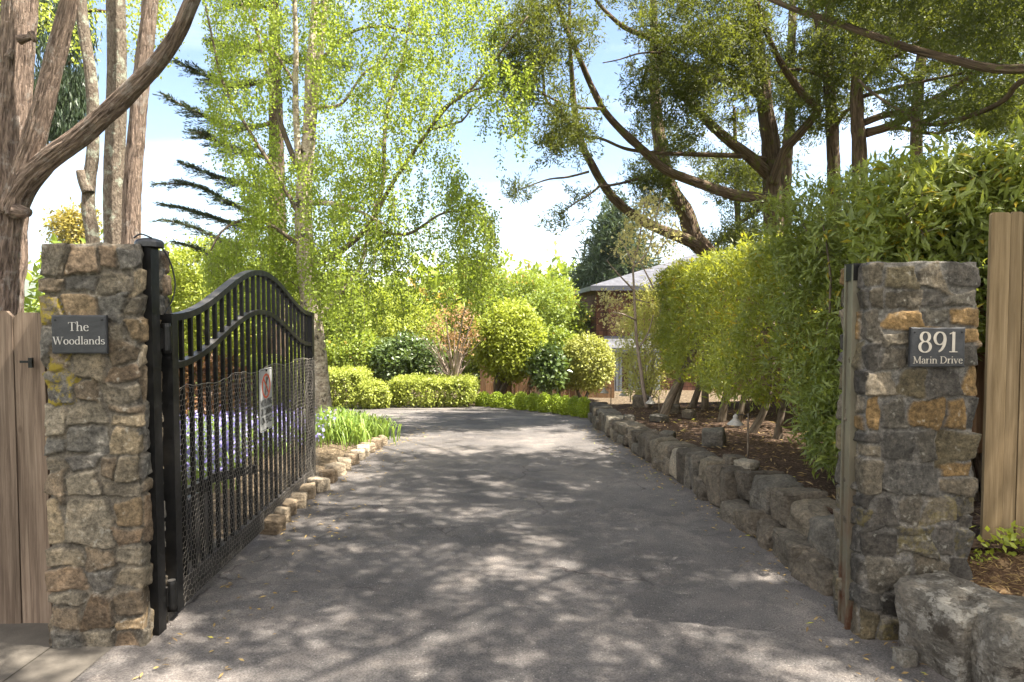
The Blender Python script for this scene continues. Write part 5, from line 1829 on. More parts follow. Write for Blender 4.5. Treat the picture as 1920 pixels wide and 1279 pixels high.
# ------------------------------------------------------------------ cypresses on the right
def sprays(lm, pts, out, per, L, W, seed, jit=0.07, tint=None):
    """flat scaly sprays: blades fanned around each twig end"""
    r = np.random.default_rng(seed)
    # each twig end carries a few separate tufts
    k_ = 6
    pts = np.repeat(pts, k_, 0) + r.normal(0, jit * 1.7, (len(pts) * k_, 3)) * np.array([1, 1, 0.7])
    out = np.repeat(out, k_, 0)
    per = max(8, int(per * 0.62))
    jit = jit * 0.5
    m = len(pts)
    ax = np.repeat(unit(out + np.array([0, 0, 0.35]) + r.normal(0, 0.35, out.shape)), per, 0)
    pos = np.repeat(pts, per, 0) + r.normal(0, jit, (m * per, 3)) - ax * 0.05
    d = unit(ax * 0.8 + r.normal(0, 0.55, (m * per, 3)))
    ln = L * (0.6 + 0.8 * r.random(m * per))
    t0 = np.clip(0.4 + 0.3 * fbm(pts * 1.3 + seed, 2, seed), 0, 1) if tint is None else np.full(m, tint)
    t = np.clip(np.repeat(t0, per) + r.normal(0, 0.16, m * per), 0, 1)
    lm.leaves(pos, d, r.normal(0, 1, (m * per, 3)), ln, W * (0.7 + 0.6 * r.random(m * per)), t, False, 0.05)


def cypress(name, label, base, limbs, masks, per, L, W, seed, tw=1.6):
    t = thing(name, label, 'tree', base, 'cypress trees above the hedge')
    sk = []
    for i, (uv, w, y, kind) in enumerate(limbs):
        mb = MB()
        limb(mb, uv, (w[0] * 0.86, w[1] * 0.8), y, 40 if kind == 'trunk' else 20, sk, 0.07, 0.1 if kind == 'trunk' else 0.07, seed * 10 + i, ridge=0.14)
        mb.build(kind, M['bark_cypress'], t, True)
    S = np.vstack(sk)
    pts = np.vstack([mask_pts(*m, seed=seed + i) for i, m in enumerate(masks)])
    idx = nearest(pts, S)
    dist = np.linalg.norm(pts - S[idx], axis=1)
    gp_ = fbm(pts * 1.5 + seed, 2, seed + 40)
    keep = (gp_ > -0.04) | (pts[:, 2] < 3.2)
    pts, idx, dist = pts[keep], idx[keep], dist[keep]
    # pull stray clusters towards the limb that carries them
    far = dist > tw
    k = np.where(far, tw / np.maximum(dist, 1e-6), 1.0)[:, None]
    pts = S[idx] + (pts - S[idx]) * k
    mb = MB()
    out = twigs(mb, pts, S, 0.008, tw + 0.1, 0.05)
    mb.build('twigs', M['bark_cypress'], t)['kind'] = 'stuff'
    lm = MB()
    sprays(lm, pts, out, per, L, W, seed)
    lm.build('crown', M['cypress_leaf'], t)
    return t


AY = 11.5
cypress('cypress_tree', 'cypress with long bare limbs sweeping low over the drive', (P(1450, 560, AY)[0], AY, 0.1), [
    ([(1450, 620), (1450, 420), (1447, 330), (1444, 270), (1433, 180), (1420, 90), (1410, 0), (1402, -150), (1395, -380)], (44, 10), AY, 'trunk'),
    ([(1442, 330), (1409, 297), (1350, 250), (1307, 207), (1262, 156), (1232, 100), (1221, 74), (1170, 51), (1127, 12), (1090, -40)], (24, 5), (AY, AY - 1.6), 'limb'),
    ([(1436, 182), (1370, 152), (1311, 137), (1258, 109), (1229, 86)], (20, 10), (AY, AY - 1.3), 'limb'),
    ([(1448, 400), (1429, 375), (1370, 364), (1311, 344), (1249, 319), (1214, 289), (1171, 250), (1135, 211), (1108, 160), (1085, 106), (1061, 51), (1045, 0), (1030, -90)], (24, 6), (AY, AY - 2.2), 'limb'),
    ([(1440, 300), (1393, 293), (1292, 289), (1233, 287), (1174, 279), (1127, 260), (1088, 256), (1026, 250)], (12, 3), (AY, AY - 1.8), 'limb'),
    ([(1128, 204), (1069, 199), (1018, 176), (979, 152), (955, 110)], (6, 2), (AY - 1.9, AY - 2.4), 'limb'),
    ([(1448, 345), (1470, 285), (1492, 259), (1528, 216), (1534, 203), (1515, 188), (1485, 150), (1455, 101), (1432, 45), (1421, 11), (1400, -60)], (20, 8), (AY - 0.2, AY - 1.5), 'limb'),
    ([(1255, 110), (1240, 100), (1200, 100), (1160, 112), (1130, 118)], (5, 2), (AY - 1.3, AY - 1.7), 'limb'),
], [
    ([(940, 40), (1040, -60), (1130, -40), (1120, 110), (1150, 180), (1140, 250), (1100, 262), (1030, 255), (1010, 195), (940, 170)], 430, AY - 2.1, 0.8),
    ([(1120, -60), (1440, -70), (1440, 60), (1420, 130), (1330, 110), (1250, 90), (1200, 70), (1130, 20)], 520, AY - 1.0, 1.6),
    ([(1230, 60), (1420, 60), (1430, 200), (1380, 260), (1300, 210), (1240, 150)], 330, AY - 0.8, 1.4),
    ([(1180, 120), (1260, 120), (1300, 230), (1330, 270), (1260, 285), (1190, 270)], 130, AY - 1.2, 0.8),
    ([(1080, 250), (1180, 230), (1240, 285), (1150, 290)], 60, AY - 1.8, 0.4),
    ([(1020, 250), (1060, 250), (1060, 300), (1030, 300)], 16, AY - 1.8, 0.3),
    ([(1300, -60), (1500, -60), (1480, -240), (1380, -240)], 60, AY, 0.8),
], 24, 0.07, 0.017, 3)

BY2 = 12.8
cypress('cypress_tree', 'cypress with a curved leaning trunk and a limb sweeping up over the house roof', (P(1325, 520, BY2)[0], BY2, 0.0), [
    ([(1345, 560), (1330, 485), (1318, 465), (1302, 448), (1294, 425), (1287, 400), (1268, 371), (1253, 340), (1241, 290), (1232, 225), (1227, 156), (1227, 90), (1225, 0), (1222, -160)], (40, 6), BY2, 'trunk'),
    ([(1312, 460), (1284, 448), (1225, 424), (1174, 393), (1135, 352), (1108, 305), (1088, 262), (1077, 203), (1073, 150), (1068, 60), (1070, -60)], (24, 4), (BY2, BY2 - 1.8), 'limb'),
    ([(1104, 322), (1065, 332), (1030, 336), (999, 346), (967, 358)], (5, 2), (BY2 - 1.4, BY2 - 1.7), 'limb'),
    ([(1128, 346), (1105, 365), (1075, 383), (1049, 403)], (5, 2), (BY2 - 1.2, BY2 - 1.6), 'limb'),
    ([(1092, 270), (1053, 213), (1024, 188), (1018, 137), (1010, 82), (999, 31), (990, -60)], (8, 2), (BY2 - 1.6, BY2 - 2.0), 'limb'),
    ([(1130, 350), (1180, 340), (1230, 322)], (6, 3), (BY2 - 1.1, BY2 - 0.6), 'limb'),
], [
    ([(1190, 160), (1290, 150), (1300, 280), (1240, 290), (1180, 240)], 120, BY2 - 0.3, 0.9),
    ([(1180, 300), (1250, 300), (1270, 400), (1200, 390)], 90, BY2 - 0.3, 0.7),
    ([(1290, 280), (1420, 300), (1440, 380), (1330, 360)], 110, BY2, 1.0),
    ([(1035, 250), (1120, 270), (1120, 330), (1060, 305)], 26, BY2 - 1.6, 0.4),
    ([(965, 345), (985, 340), (985, 370), (965, 370)], 8, BY2 - 1.7, 0.1),
    ([(1020, 370), (1110, 330), (1130, 370), (1080, 410), (1030, 425)], 40, BY2 - 1.4, 0.4),
    ([(1110, 310), (1160, 320), (1160, 350), (1120, 350)], 16, BY2 - 1.4, 0.3),
    ([(960, -60), (1060, -60), (1060, 100), (1030, 200), (1000, 120)], 110, BY2 - 1.8, 0.6),
    ([(1290, 430), (1400, 400), (1430, 460), (1330, 480)], 70, BY2 + 0.6, 0.9),
], 22, 0.075, 0.018, 4)

CY2 = 13.6
cypress('cypress_tree', 'upright cypress with twin trunks behind the hedge, next to the sweeping-limbed cypress', (P(1475, 520, CY2)[0], CY2, 0.1), [
    ([(1472, 620), (1474, 330), (1481, 225), (1481, 150), (1485, 56), (1487, -60), (1490, -300)], (28, 8), CY2, 'trunk'),
    ([(1390, 620), (1388, 470), (1383, 400), (1380, 300), (1376, 200)], (17, 6), CY2 + 0.5, 'trunk'),
    ([(1480, 180), (1440, 130), (1390, 100)], (9, 3), (CY2, CY2 - 0.6), 'limb'),
    ([(1482, 120), (1530, 80), (1580, 60)], (9, 3), (CY2, CY2 + 0.5), 'limb'),
    ([(1384, 420), (1400, 410), (1420, 395), (1470, 400)], (8, 3), (CY2 + 0.5, CY2), 'limb'),
], [
    ([(1400, 40), (1540, -20), (1560, 120), (1520, 200), (1430, 180)], 300, CY2, 1.1),
    ([(1420, 180), (1540, 170), (1540, 290), (1440, 330)], 70, CY2, 1.0),
    ([(1340, 300), (1430, 290), (1430, 460), (1350, 450)], 130, CY2 + 0.5, 0.8),
    ([(1380, -60), (1560, -60), (1520, -300), (1420, -300)], 90, CY2, 0.8),
], 24, 0.085, 0.02, 5)

DY = 11.0
cypress('cypress_tree', 'cypress with one mossy trunk and a forked offshoot above the big shrub', (P(1565, 560, DY)[0], DY, 0.1), [
    ([(1572, 640), (1562, 300), (1557, 188), (1552, 98), (1556, 0), (1560, -120), (1566, -400)], (30, 10), DY, 'trunk'),
    ([(1553, 110), (1543, 83), (1531, 38), (1519, 0), (1508, -80)], (14, 5), (DY, DY + 0.3), 'limb'),
    ([(1560, 250), (1580, 215), (1600, 200)], (12, 5), (DY, DY - 0.4), 'limb'),
    ([(1556, 150), (1500, 130), (1440, 140)], (8, 3), (DY, DY - 0.7), 'limb'),
    ([(1557, 60), (1620, 20), (1680, -20)], (9, 4), (DY, DY - 0.7), 'limb'),
], [
    ([(1490, -40), (1640, -40), (1640, 60), (1600, 130), (1540, 130), (1490, 60)], 240, DY - 0.1, 1.2),
    ([(1480, 120), (1600, 130), (1610, 220), (1500, 250)], 90, DY, 0.9),
    ([(1480, -60), (1660, -60), (1640, -300), (1520, -300)], 120, DY, 1.2),
], 26, 0.072, 0.018, 6)

EY = 10.2
cypress('cypress_tree', 'cypress with shaggy trunk flaring just above the shrub top, brown limbs fanning out', (P(1612, 560, EY)[0], EY, 0.1), [
    ([(1616, 640), (1612, 290), (1609, 240), (1607, 188), (1609, 113), (1615, 38), (1622, -20), (1630, -130), (1640, -400)], (36, 10), EY, 'trunk'),
    ([(1624, 250), (1680, 232), (1755, 188), (1868, 113), (1930, 72), (1990, 30)], (17, 9), (EY, EY - 1.2), 'limb'),
    ([(1615, 130), (1643, 124), (1718, 83), (1780, 60), (1830, 38), (1930, 18)], (13, 7), (EY, EY - 1.4), 'limb'),
    ([(1620, 230), (1660, 216), (1699, 210), (1760, 180), (1793, 161), (1850, 120)], (14, 6), (EY, EY - 0.8), 'limb'),
    ([(1614, 165), (1650, 109), (1680, 49), (1740, 0), (1790, -50)], (11, 5), (EY, EY - 0.7), 'limb'),
    ([(1625, 245), (1690, 240), (1760, 250), (1840, 215)], (11, 4), (EY, EY - 0.9), 'limb'),
    ([(1620, 180), (1700, 160), (1790, 140), (1840, 135)], (9, 4), (EY, EY - 0.4), 'limb'),
], [
    ([(1590, 0), (1760, -20), (1760, 90), (1700, 130), (1610, 120)], 210, EY - 0.4, 1.2),
    ([(1740, -30), (1960, -30), (1960, 70), (1850, 110), (1750, 90)], 250, EY - 0.9, 1.0),
    ([(1600, 110), (1760, 110), (1900, 100), (1960, 140), (1940, 240), (1800, 230), (1660, 220)], 230, EY - 0.6, 1.1),
    ([(1620, -60), (1980, -60), (1900, -300), (1680, -300)], 200, EY - 0.4, 1.4),
], 26, 0.068, 0.017, 7)

FY = 13.0
cypress('cypress_tree', 'cypress trunk farther behind, seen through the fan of brown limbs', (P(1720, 560, FY)[0], FY, 0.1), [
    ([(1716, 620), (1718, 300), (1721, 169), (1728, 110), (1736, 56), (1740, 0), (1748, -120), (1756, -380)], (30, 9), FY, 'trunk'),
    ([(1719, 240), (1770, 210), (1840, 190), (1930, 185)], (12, 6), (FY, FY - 0.8), 'limb'),
    ([(1724, 140), (1790, 100), (1860, 40), (1930, -10)], (10, 5), (FY, FY - 0.9), 'limb'),
    ([(1722, 170), (1680, 130), (1640, 110)], (9, 3), (FY, FY - 0.5), 'limb'),
], [
    ([(1640, 0), (1980, 0), (1980, 220), (1860, 240), (1740, 200), (1650, 120)], 420, FY - 0.3, 1.4),
    ([(1800, 180), (1960, 160), (1960, 260), (1820, 250)], 120, FY - 0.3, 0.8),
    ([(1660, -60), (1960, -60), (1900, -300), (1720, -300)], 90, FY, 1.0),
], 26, 0.085, 0.021, 8)

# the tree standing just past the picture's edge; its limbs hang over the fence and the drive
NX, NY = 5.1, 4.6
t = thing('cypress_tree', 'near cypress whose long bare limbs reach in above the pale tan fence', 'tree', (NX, NY, 0.3), 'cypress trees above the hedge')
sk = []
mb = MB()
q = resample([(NX, NY, 0.1), (NX + 0.05, NY, 1.6), (NX - 0.05, NY + 0.05, 3.2), (NX + 0.05, NY + 0.05, 5.2), (NX - 0.1, NY, 7.5), (NX, NY, 9.6)], 60)
mb.tube(q, np.linspace(0.27, 0.07, 60), 18, rough=0.08)
sk.append(q)
mb.build('trunk', M['bark_cypress'], t, True)
mb = MB()
limb(mb, [(1920, 129), (1849, 126), (1793, 113), (1718, 94), (1661, 75), (1605, 56), (1549, 36), (1493, 19), (1444, -2), (1390, -25), (1330, -60)], (21, 7), (5.2, 6.6), 14, sk, 0.06, 0.07, 91, ext=[(NX, NY + 0.05, 3.3), (4.5, 5.0, 3.42)])
mb.build('limb', M['bark_cypress'], t, True)
mb = MB()
limb(mb, [(1930, 148), (1887, 184), (1849, 206), (1793, 225), (1736, 233), (1680, 203), (1635, 173), (1610, 150)], (17, 4), (5.6, 6.9), 12, sk, 0.06, 0.07, 92, ext=[(NX, NY + 0.05, 3.5), (4.75, 5.3, 3.45)])
mb.build('limb', M['bark_cypress'], t, True)
r = np.random.default_rng(5)
for i, (z, az, ln_, up) in enumerate([(4.6, 195, 4.2, 0.25), (5.2, 150, 4.6, 0.2), (5.6, 230, 4.4, 0.25), (6.2, 175, 5.4, 0.12), (6.6, 265, 3.6, 0.3), (6.9, 120, 3.6, 0.3), (7.2, 205, 4.8, 0.12),
                                     (7.8, 160, 4.2, 0.15), (8.2, 240, 3.6, 0.2), (8.6, 190, 3.6, 0.15), (9.0, 90, 2.2, 0.4), (9.3, 170, 2.6, 0.3), (5.0, 320, 3.0, 0.3), (6.4, 30, 2.8, 0.3)]):
    a = R(az)
    dx, dy = math.cos(a), math.sin(a)
    b = R(az + r.normal(0, 18))
    ex, ey = math.cos(b), math.sin(b)
    q = resample([(NX, NY, z), (NX + dx * ln_ * 0.3, NY + dy * ln_ * 0.3, z + up * ln_ * 0.5), (NX + dx * ln_ * 0.45 + ex * ln_ * 0.2, NY + dy * ln_ * 0.45 + ey * ln_ * 0.2, z + up * ln_ * 0.7), (NX + dx * ln_ * 0.55 + ex * ln_ * 0.5, NY + dy * ln_ * 0.55 + ey * ln_ * 0.5, z + up * ln_ * 0.85)], 40)
    mb = MB()
    mb.tube(q, np.linspace(0.045, 0.008, 40), 8, rough=0.05, seed=i)
    mb.build('limb', M['bark_cypress'], t, True)
    sk.append(q)
S = np.vstack(sk)
NEAR_CLUMPS = 5200
cand = np.vstack(sk[3:])
pts = np.array([0.2, -3.2, 4.9]) + r.random((NEAR_CLUMPS, 3)) * np.array([8.3, 11.2, 4.2])
ed_ = ((pts[:, 0] - 4.3) / 4.3) ** 2 + ((pts[:, 1] - 1.9) / 4.9) ** 2
pts = pts[ed_ < 1.05]
# clumps bunch together with open gaps between, as cypress pads do
keep = vnoise(pts * np.array([2.2, 2.2, 0.5]) + 4.3, 12) + 0.5 * vnoise(pts * np.array([4.1, 4.1, 1.0]) + 1.3, 13) > 0.09
pts = pts[keep]
# nothing hangs low into the view over the drive
cam_rel = (pts[:, 2] - CAMZ) / np.maximum(pts[:, 1], 0.1)
pts = pts[(pts[:, 1] < 1.0) | (cam_rel > 0.50) | (pts[:, 0] / np.maximum(pts[:, 1], 0.1) > 0.85)]
mb = MB()
out = twigs(mb, pts, S, 0.008, 2.2, 0.05)
mb.build('twigs', M['bark_cypress'], t)['kind'] = 'stuff'
lm = MB()
sprays(lm, pts, out, 28, 0.12, 0.03, 9, 0.11)
p2 = mask_pts([(1480, -40), (1960, -40), (1960, 100), (1800, 100), (1650, 50), (1520, 20)], 90, 6.0, 0.5, 44)
i2 = nearest(p2, S)
sprays(lm, p2, unit(p2 - S[i2]), 26, 0.055, 0.013, 10, 0.06)
p2 = mask_pts([(1640, 150), (1760, 200), (1900, 160), (1960, 170), (1900, 235), (1720, 245)], 60, 6.3, 0.4, 45)
sprays(lm, p2, unit(rng.normal(0, 1, p2.shape)), 24, 0.052, 0.013, 11, 0.06)
lm.build('crown', M['cypress_leaf'], t)
# ------------------------------------------------------------------ the tall shrubs and the hedge on the raised bed
def stems_to(mb, base, tips, r0=0.025, r1=0.005, seg=6, bow=0.12):
    for p in tips:
        b = np.asarray(base, float) + np.array([rng.normal(0, 0.04), rng.normal(0, 0.04), 0])
        ln = np.linalg.norm(p - b)
        m1 = b + (p - b) * 0.33 + np.array([0, 0, bow * ln]) + rng.normal(0, 0.04 * ln, 3)
        m2 = b + (p - b) * 0.68 + np.array([0, 0, bow * ln * 0.8]) + rng.normal(0, 0.04 * ln, 3)
        mb.tube(resample([b, m1, m2, p], 10), np.linspace(r0, r1, 10), seg, cap=False)


def box_crown(lo, hi, n, seed, faces=(1, 1, 1, 1, 1), depth=0.3, lump=0.16, rnd=0.35):
    """points in the outer layer of a clipped block; faces: -x, +x, -y, +y, top weights"""
    r = np.random.default_rng(seed)
    lo, hi = np.asarray(lo, float), np.asarray(hi, float)
    s = hi - lo
    areas = np.array([s[1] * s[2], s[1] * s[2], s[0] * s[2], s[0] * s[2], s[0] * s[1]]) * np.array(faces)
    f = r.choice(5, n, p=areas / areas.sum())
    q = r.random((n, 3))
    dpt = depth * r.random(n) ** 1.4
    nrm = np.array([(-1, 0, 0), (1, 0, 0), (0, -1, 0), (0, 1, 0), (0, 0, 1)], float)[f]
    p = lo + q * s
    for k, (ax, val) in enumerate(((0, lo[0]), (0, hi[0]), (1, lo[1]), (1, hi[1]), (2, hi[2]))):
        p[f == k, ax] = val
    # rounded shoulders
    c = (lo + hi) / 2
    half = s / 2
    rel = (p - c) / half
    m = np.sort(np.abs(rel), 1)
    over = np.clip(m[:, 1] - (1 - rnd), 0, 1)
    p = c + (p - c) * (1 - 0.28 * (over / rnd) ** 2 * rnd)[:, None]
    p = p - nrm * dpt[:, None]
    w = fbm(p * 1.6 + seed, 3, seed)
    p = p + nrm * (lump * w)[:, None]
    return p, unit(nrm + 0.5 * rel)


# clipped hedge, middle distance
hd = thing('tall_hedge', 'tall clipped yellow-green hedge on bare trunks running back from the big shrub', 'hedge', (2.9, 8.6, 0.2))
trunks = [(1240, 772, 9.6, 20), (1262, 770, 10.6, 12), (1296, 765, 10.8, 14), (1322, 766, 10.4, 16), (1352, 782, 9.0, 16), (1403, 800, 7.7, 16), (1382, 782, 8.4, 12), (1455, 815, 7.3, 14), (1466, 812, 7.3, 12)]
ht = []
for i, (u, v, y, w) in enumerate(trunks):
    p = P(u, v, y)
    b = np.array([p[0], y, float(bedz(p[0], y)) - 0.08])
    tip = np.array([max(b[0] + 0.15, 2.55) + 0.25 * rng.random(), y + rng.normal(0, 0.12), 1.5])
    mb = MB()
    mb.tube(resample([b, b + (tip - b) * 0.4 + rng.normal(0, 0.05, 3), tip], 14), np.linspace(w / FPX * y / 2, 0.02, 14), 10, rough=0.1, seed=i)
    mb.build('trunk', M['bark_stem'], hd, True)
    ht.append(tip)
lo, hi = (2.36, 6.3, 0.62), (3.7, 11.7, 2.33)
pts, ax = box_crown(lo, hi, 3400, 41, (1.25, 0.3, 0.5, 0.7, 1.1), 0.34, 0.17, 0.4)
rag = pts[:, 2] > 0.62 + 0.16 * vnoise(pts * np.array([2.2, 2.2, 0]), 4)
pts, ax = pts[rag], ax[rag]
mb = MB()
sk = np.vstack([np.linspace([2.9, a, 0.9], [2.9, a, 2.1], 12) for a in np.arange(6.4, 11.8, 0.3)])
twigs(mb, pts[::3], sk, 0.006, 1.4, 0.1)
mb.build('branches', M['bark_stem'], hd)['kind'] = 'stuff'
lm = MB()
t0 = np.clip(0.45 + 0.28 * fbm(pts * 1.3, 2, 9), 0, 1)
whorls(lm, pts, ax + np.array([0, 0, 0.25]), 13, 0.075, 0.019, t0, True, 1.0, 0.35, 0.045, 42, 0.25)
lm.build('foliage', M['hedge_leaf'], hd)


def big_shrub(label, base, blocks, nclus, seed, L, W, per, stems, lim=None):
    t = thing('tall_shrub', label, 'shrub', base, 'glossy tall shrubs by the pillar')
    ps, axs = [], []
    for (c, rad, w) in blocks:
        p, a = ell_pts(c, rad, int(nclus * w), seed + len(ps), 0.5, 0.18, None, 2.6)
        ps.append(p)
        axs.append(a)
    p, a = np.vstack(ps), np.vstack(axs)
    if lim is not None:
        k = lim(p)
        p, a = p[k], a[k]
    mb = MB()
    tips = p[rng.choice(len(p), stems, replace=False)]
    stems_to(mb, base, tips, 0.02, 0.004)
    sk = np.vstack([m.reshape(-1, 6, 3).mean(1) for m in mb.v])
    mb.build('stems', M['bark_stem'], t, True)['kind'] = 'stuff'
    mb = MB()
    twigs(mb, p[::2], sk, 0.005, 1.0, 0.05)
    mb.build('twigs', M['bark_stem'], t)['kind'] = 'stuff'
    lm = MB()
    t0 = np.clip(0.45 + 0.28 * fbm(p * 1.6, 2, seed), 0, 1)
    whorls(lm, p, a + np.array([0, 0, 0.35]), per, L, W, t0, True, 1.0, 0.3, 0.03, seed, 0.2)
    lm.build('foliage', M['shrub_leaf'], t)
    return t


def clear_drive(p):
    """keep the leaves off the drive and off the pillar and fence"""
    ok = p[:, 0] > np.interp(p[:, 2], [0.3, 0.8, 1.6, 2.6], [2.0, 1.98, 1.95, 2.0])
    ok &= ~((p[:, 1] < 3.72) & (p[:, 2] < 2.22))
    ok &= ~((p[:, 1] < 3.75) & (p[:, 0] < 2.4) & (p[:, 2] < 2.3))
    ok &= p[:, 2] > 0.5
    return ok


big_shrub('big glossy-leaved shrub spilling over the bed behind the dark grey pillar', (2.75, 5.3, 0.3),
          [((2.85, 5.5, 1.55), (0.72, 1.0, 0.95), 0.42), ((2.6, 5.1, 1.1), (0.42, 0.5, 0.55), 0.16), ((2.45, 4.75, 0.8), (0.45, 0.42, 0.36), 0.13), ((2.95, 5.45, 2.22), (0.98, 0.9, 0.58), 0.36)], 4300, 61, 0.066, 0.017, 11, 46, clear_drive)
big_shrub('broad bright-topped shrub rising behind the pale tan fence', (3.1, 4.5, 0.3),
          [((3.0, 4.45, 2.15), (0.85, 0.55, 0.52), 0.5), ((3.5, 4.4, 2.25), (0.9, 0.6, 0.5), 0.3), ((2.7, 4.3, 1.75), (0.5, 0.4, 0.5), 0.2)], 2300, 71, 0.085, 0.023, 11, 34, clear_drive)

# pale shrub with many thin canes at the far end of the hedge
t = thing('cane_shrub', 'loose pale yellow shrub with many thin canes at the far end of the hedge', 'shrub', (2.35, 12.2, 0.0))
mb = MB()
pts, ax = ell_pts((P(1208, 640, 12.2)[0], 12.2, 0.95), (0.4, 0.7, 1.25), 480, 81, 0.45, 0.2, 0.15)
stems_to(mb, (P(1215, 760, 12.0)[0], 12.2, -0.05), pts[rng.choice(len(pts), 34, replace=False)], 0.012, 0.003, 5)
mb.build('canes', M['bark_pale'], t, True)['kind'] = 'stuff'
lm = MB()
whorls(lm, pts, ax + (0, 0, .2), 14, 0.085, 0.022, 0.6 * np.ones(len(pts)), False, 1.0, 0.4, 0.08, 82, 0.2)
lm.build('foliage', M['pale_leaf'], t)

# slim sapling in front of it
t = thing('sapling', 'thin bronze-leaved sapling with a pale stem in front of the house wall', 'tree', (P(1213, 755, 10.8)[0], 10.8, 0.1))
sk = []
mb = MB()
limb(mb, [(1213, 765), (1207, 735), (1201, 690), (1194, 640), (1191, 590), (1188, 530), (1187, 500), (1191, 470)], (8, 3), 10.8, 8, sk, 0.07)
for uv in ([(1189, 545), (1165, 520), (1147, 500), (1138, 488)], [(1189, 560), (1205, 565), (1218, 568)], [(1193, 480), (1200, 440), (1206, 400), (1210, 370)], [(1190, 500), (1215, 470), (1225, 430), (1232, 400), (1240, 360)], [(1191, 500), (1175, 470), (1160, 440)],
           [(1196, 655), (1215, 625), (1225, 590)], [(1225, 540), (1205, 500), (1190, 480)], [(1228, 480), (1250, 450), (1262, 420)], [(1192, 600), (1170, 590), (1150, 585)]):
    limb(mb, uv, (4, 1.5), (10.8, 10.8 + rng.normal(0, 0.3)), 6, sk, 0.07)
mb.build('trunk', M['bark_pale'], t, True)
S = np.vstack(sk)
pts = np.vstack([mask_pts([(1135, 480), (1160, 430), (1210, 360), (1260, 390), (1285, 450), (1250, 490), (1200, 500)], 260, 10.8, 0.8, 83), mask_pts([(1120, 540), (1165, 540), (1170, 620), (1130, 600)], 60, 10.8, 0.4, 84)])
mb = MB()
twigs(mb, pts[::2], S, 0.004, 0.9, 0.08)
mb.build('twigs', M['bark_pale'], t)['kind'] = 'stuff'
lm = MB()
whorls(lm, pts, np.tile([0, 0, 1.0], (len(pts), 1)), 7, 0.055, 0.034, 0.6 * np.ones(len(pts)), False, 1.0, 0.3, 0.06, 85, 0.25)
lm.build('crown', M['bronze_leaf'], t)

# wooden fence behind the hedge
fn = thing('wooden_fence', 'brown board fence in the shade behind the hedge trunks', 'fence', (4.3, 8.5, 0.2))
for i in range(38):
    y0 = 5.2 + i * 0.2
    mb = MB()
    mb.box((4.35, y0 + 0.1, float(bedz(4.3, y0)) + 0.82), (0.022, 0.19, 1.75), tint=(i * 0.37) % 1)
    mb.build('board', M['new_wood'] if i % 9 == 4 else M['brown_wood'], fn)

# ------------------------------------------------------------------ clipped box hedges round the turning place
def box_hedge(label, u0, u1, vt, vb, y, depth, seed, mat='box_leaf', n=1300, cat='hedge', name='box_hedge'):
    a, b = P(u0, vt, y), P(u1, vt, y)
    g = float(gz(0, y))
    z1 = a[2]
    t = thing(name, label, cat, ((a[0] + b[0]) / 2, y + depth / 2, g), 'clipped box hedges')
    pts, ax = box_crown((a[0], y, g + 0.02), (b[0], y + depth, z1), n, seed, (1, 1, 1.3, 0.4, 1.5), 0.16, 0.05, 0.5)
    lm = MB()
    t0 = np.clip(0.5 + 0.25 * fbm(pts * 3.3, 2, seed), 0, 1)
    whorls(lm, pts, ax, 14, 0.045, 0.024, t0, False, 1.0, 0.1, 0.03, seed + 1, 0.2)
    lm.build('foliage', M[mat], t)
    mb = MB()
    c = np.array([(a[0] + b[0]) / 2, y + depth / 2, g])
    stems_to(mb, c, pts[rng.choice(len(pts), 24, replace=False)], 0.014, 0.003, 5)
    mb.build('stems', M['bark_stem'], t)['kind'] = 'stuff'


box_hedge('clipped rounded box hedge directly beyond the birch trunk', 560, 676, 697, 768, 13.9, 1.2, 91, n=1300)
box_hedge('long low clipped box hedge on the far side of the turning place', 724, 888, 712, 766, 14.2, 1.1, 92, n=1800)


def ball(name, label, u, v, ru, rv, y, mat, n, seed, L=0.04, W=0.024, group=None, cat='shrub', depth=None, per=14, lump=0.07, floor=None, stem='bark_stem', shell=0.72):
    c = P(u, v, y)
    rx_, rz_ = ru / FPX * y, rv / FPX * y
    g = float(gz(0, y))
    t = thing(name, label, cat, (c[0], y, g), group)
    pts, ax = ell_pts(c, (rx_, depth or rx_, rz_), n, seed, shell, lump, g if floor is None else floor, 2.4)
    mb = MB()
    stems_to(mb, (c[0], y, g), pts[rng.choice(len(pts), min(len(pts), 16), replace=False)], min(0.02, rx_ * 0.06), 0.003, 5)
    mb.build('stems', M[stem], t)['kind'] = 'stuff'
    lm = MB()
    t0 = np.clip(0.5 + 0.25 * fbm(pts * 2.0 / max(0.3, rx_) * 0.6, 2, seed), 0, 1)
    whorls(lm, pts, ax, per, L, W, t0, False, 1.0, 0.15, L * 0.7, seed + 1, 0.22)
    lm.build('foliage', M[mat], t)
    return t


ball('box_shrub', 'small loose box shrub between the two box hedges', 702, 742, 27, 26, 14.1, 'box_leaf', 420, 95, 0.05, 0.026, 'clipped box hedges')
BALLS = [(907, 752, 24, 16, 14.7), (932, 753, 21, 16, 14.35), (955, 754, 19, 15, 14.0), (978, 754, 20, 17, 13.7), (1000, 755, 18, 15, 13.4), (1021, 757, 20, 18, 13.1), (1042, 758, 18, 17, 12.8), (1060, 761, 17, 16, 12.5), (1078, 763, 16, 17, 12.2), (1095, 765, 16, 18, 11.95)]
ORD = ['first', 'second', 'third', 'fourth', 'fifth', 'sixth', 'seventh', 'eighth', 'ninth', 'tenth']
for i, (u, v, ru, rv, y) in enumerate(BALLS):
    lb = 'clipped lime-green ball shrub, %s in its row counting from the long box hedge' % ORD[i]
    if i == 9:
        lb = 'clipped lime-green ball shrub, last in its row, touching the end of the stone wall'
    ball('ball_shrub', lb, u, v, ru * 0.58, rv * 0.98, y, 'ball_leaf', 620, 100 + i, 0.026, 0.017, 'row of clipped ball shrubs', lump=0.04, shell=0.86)

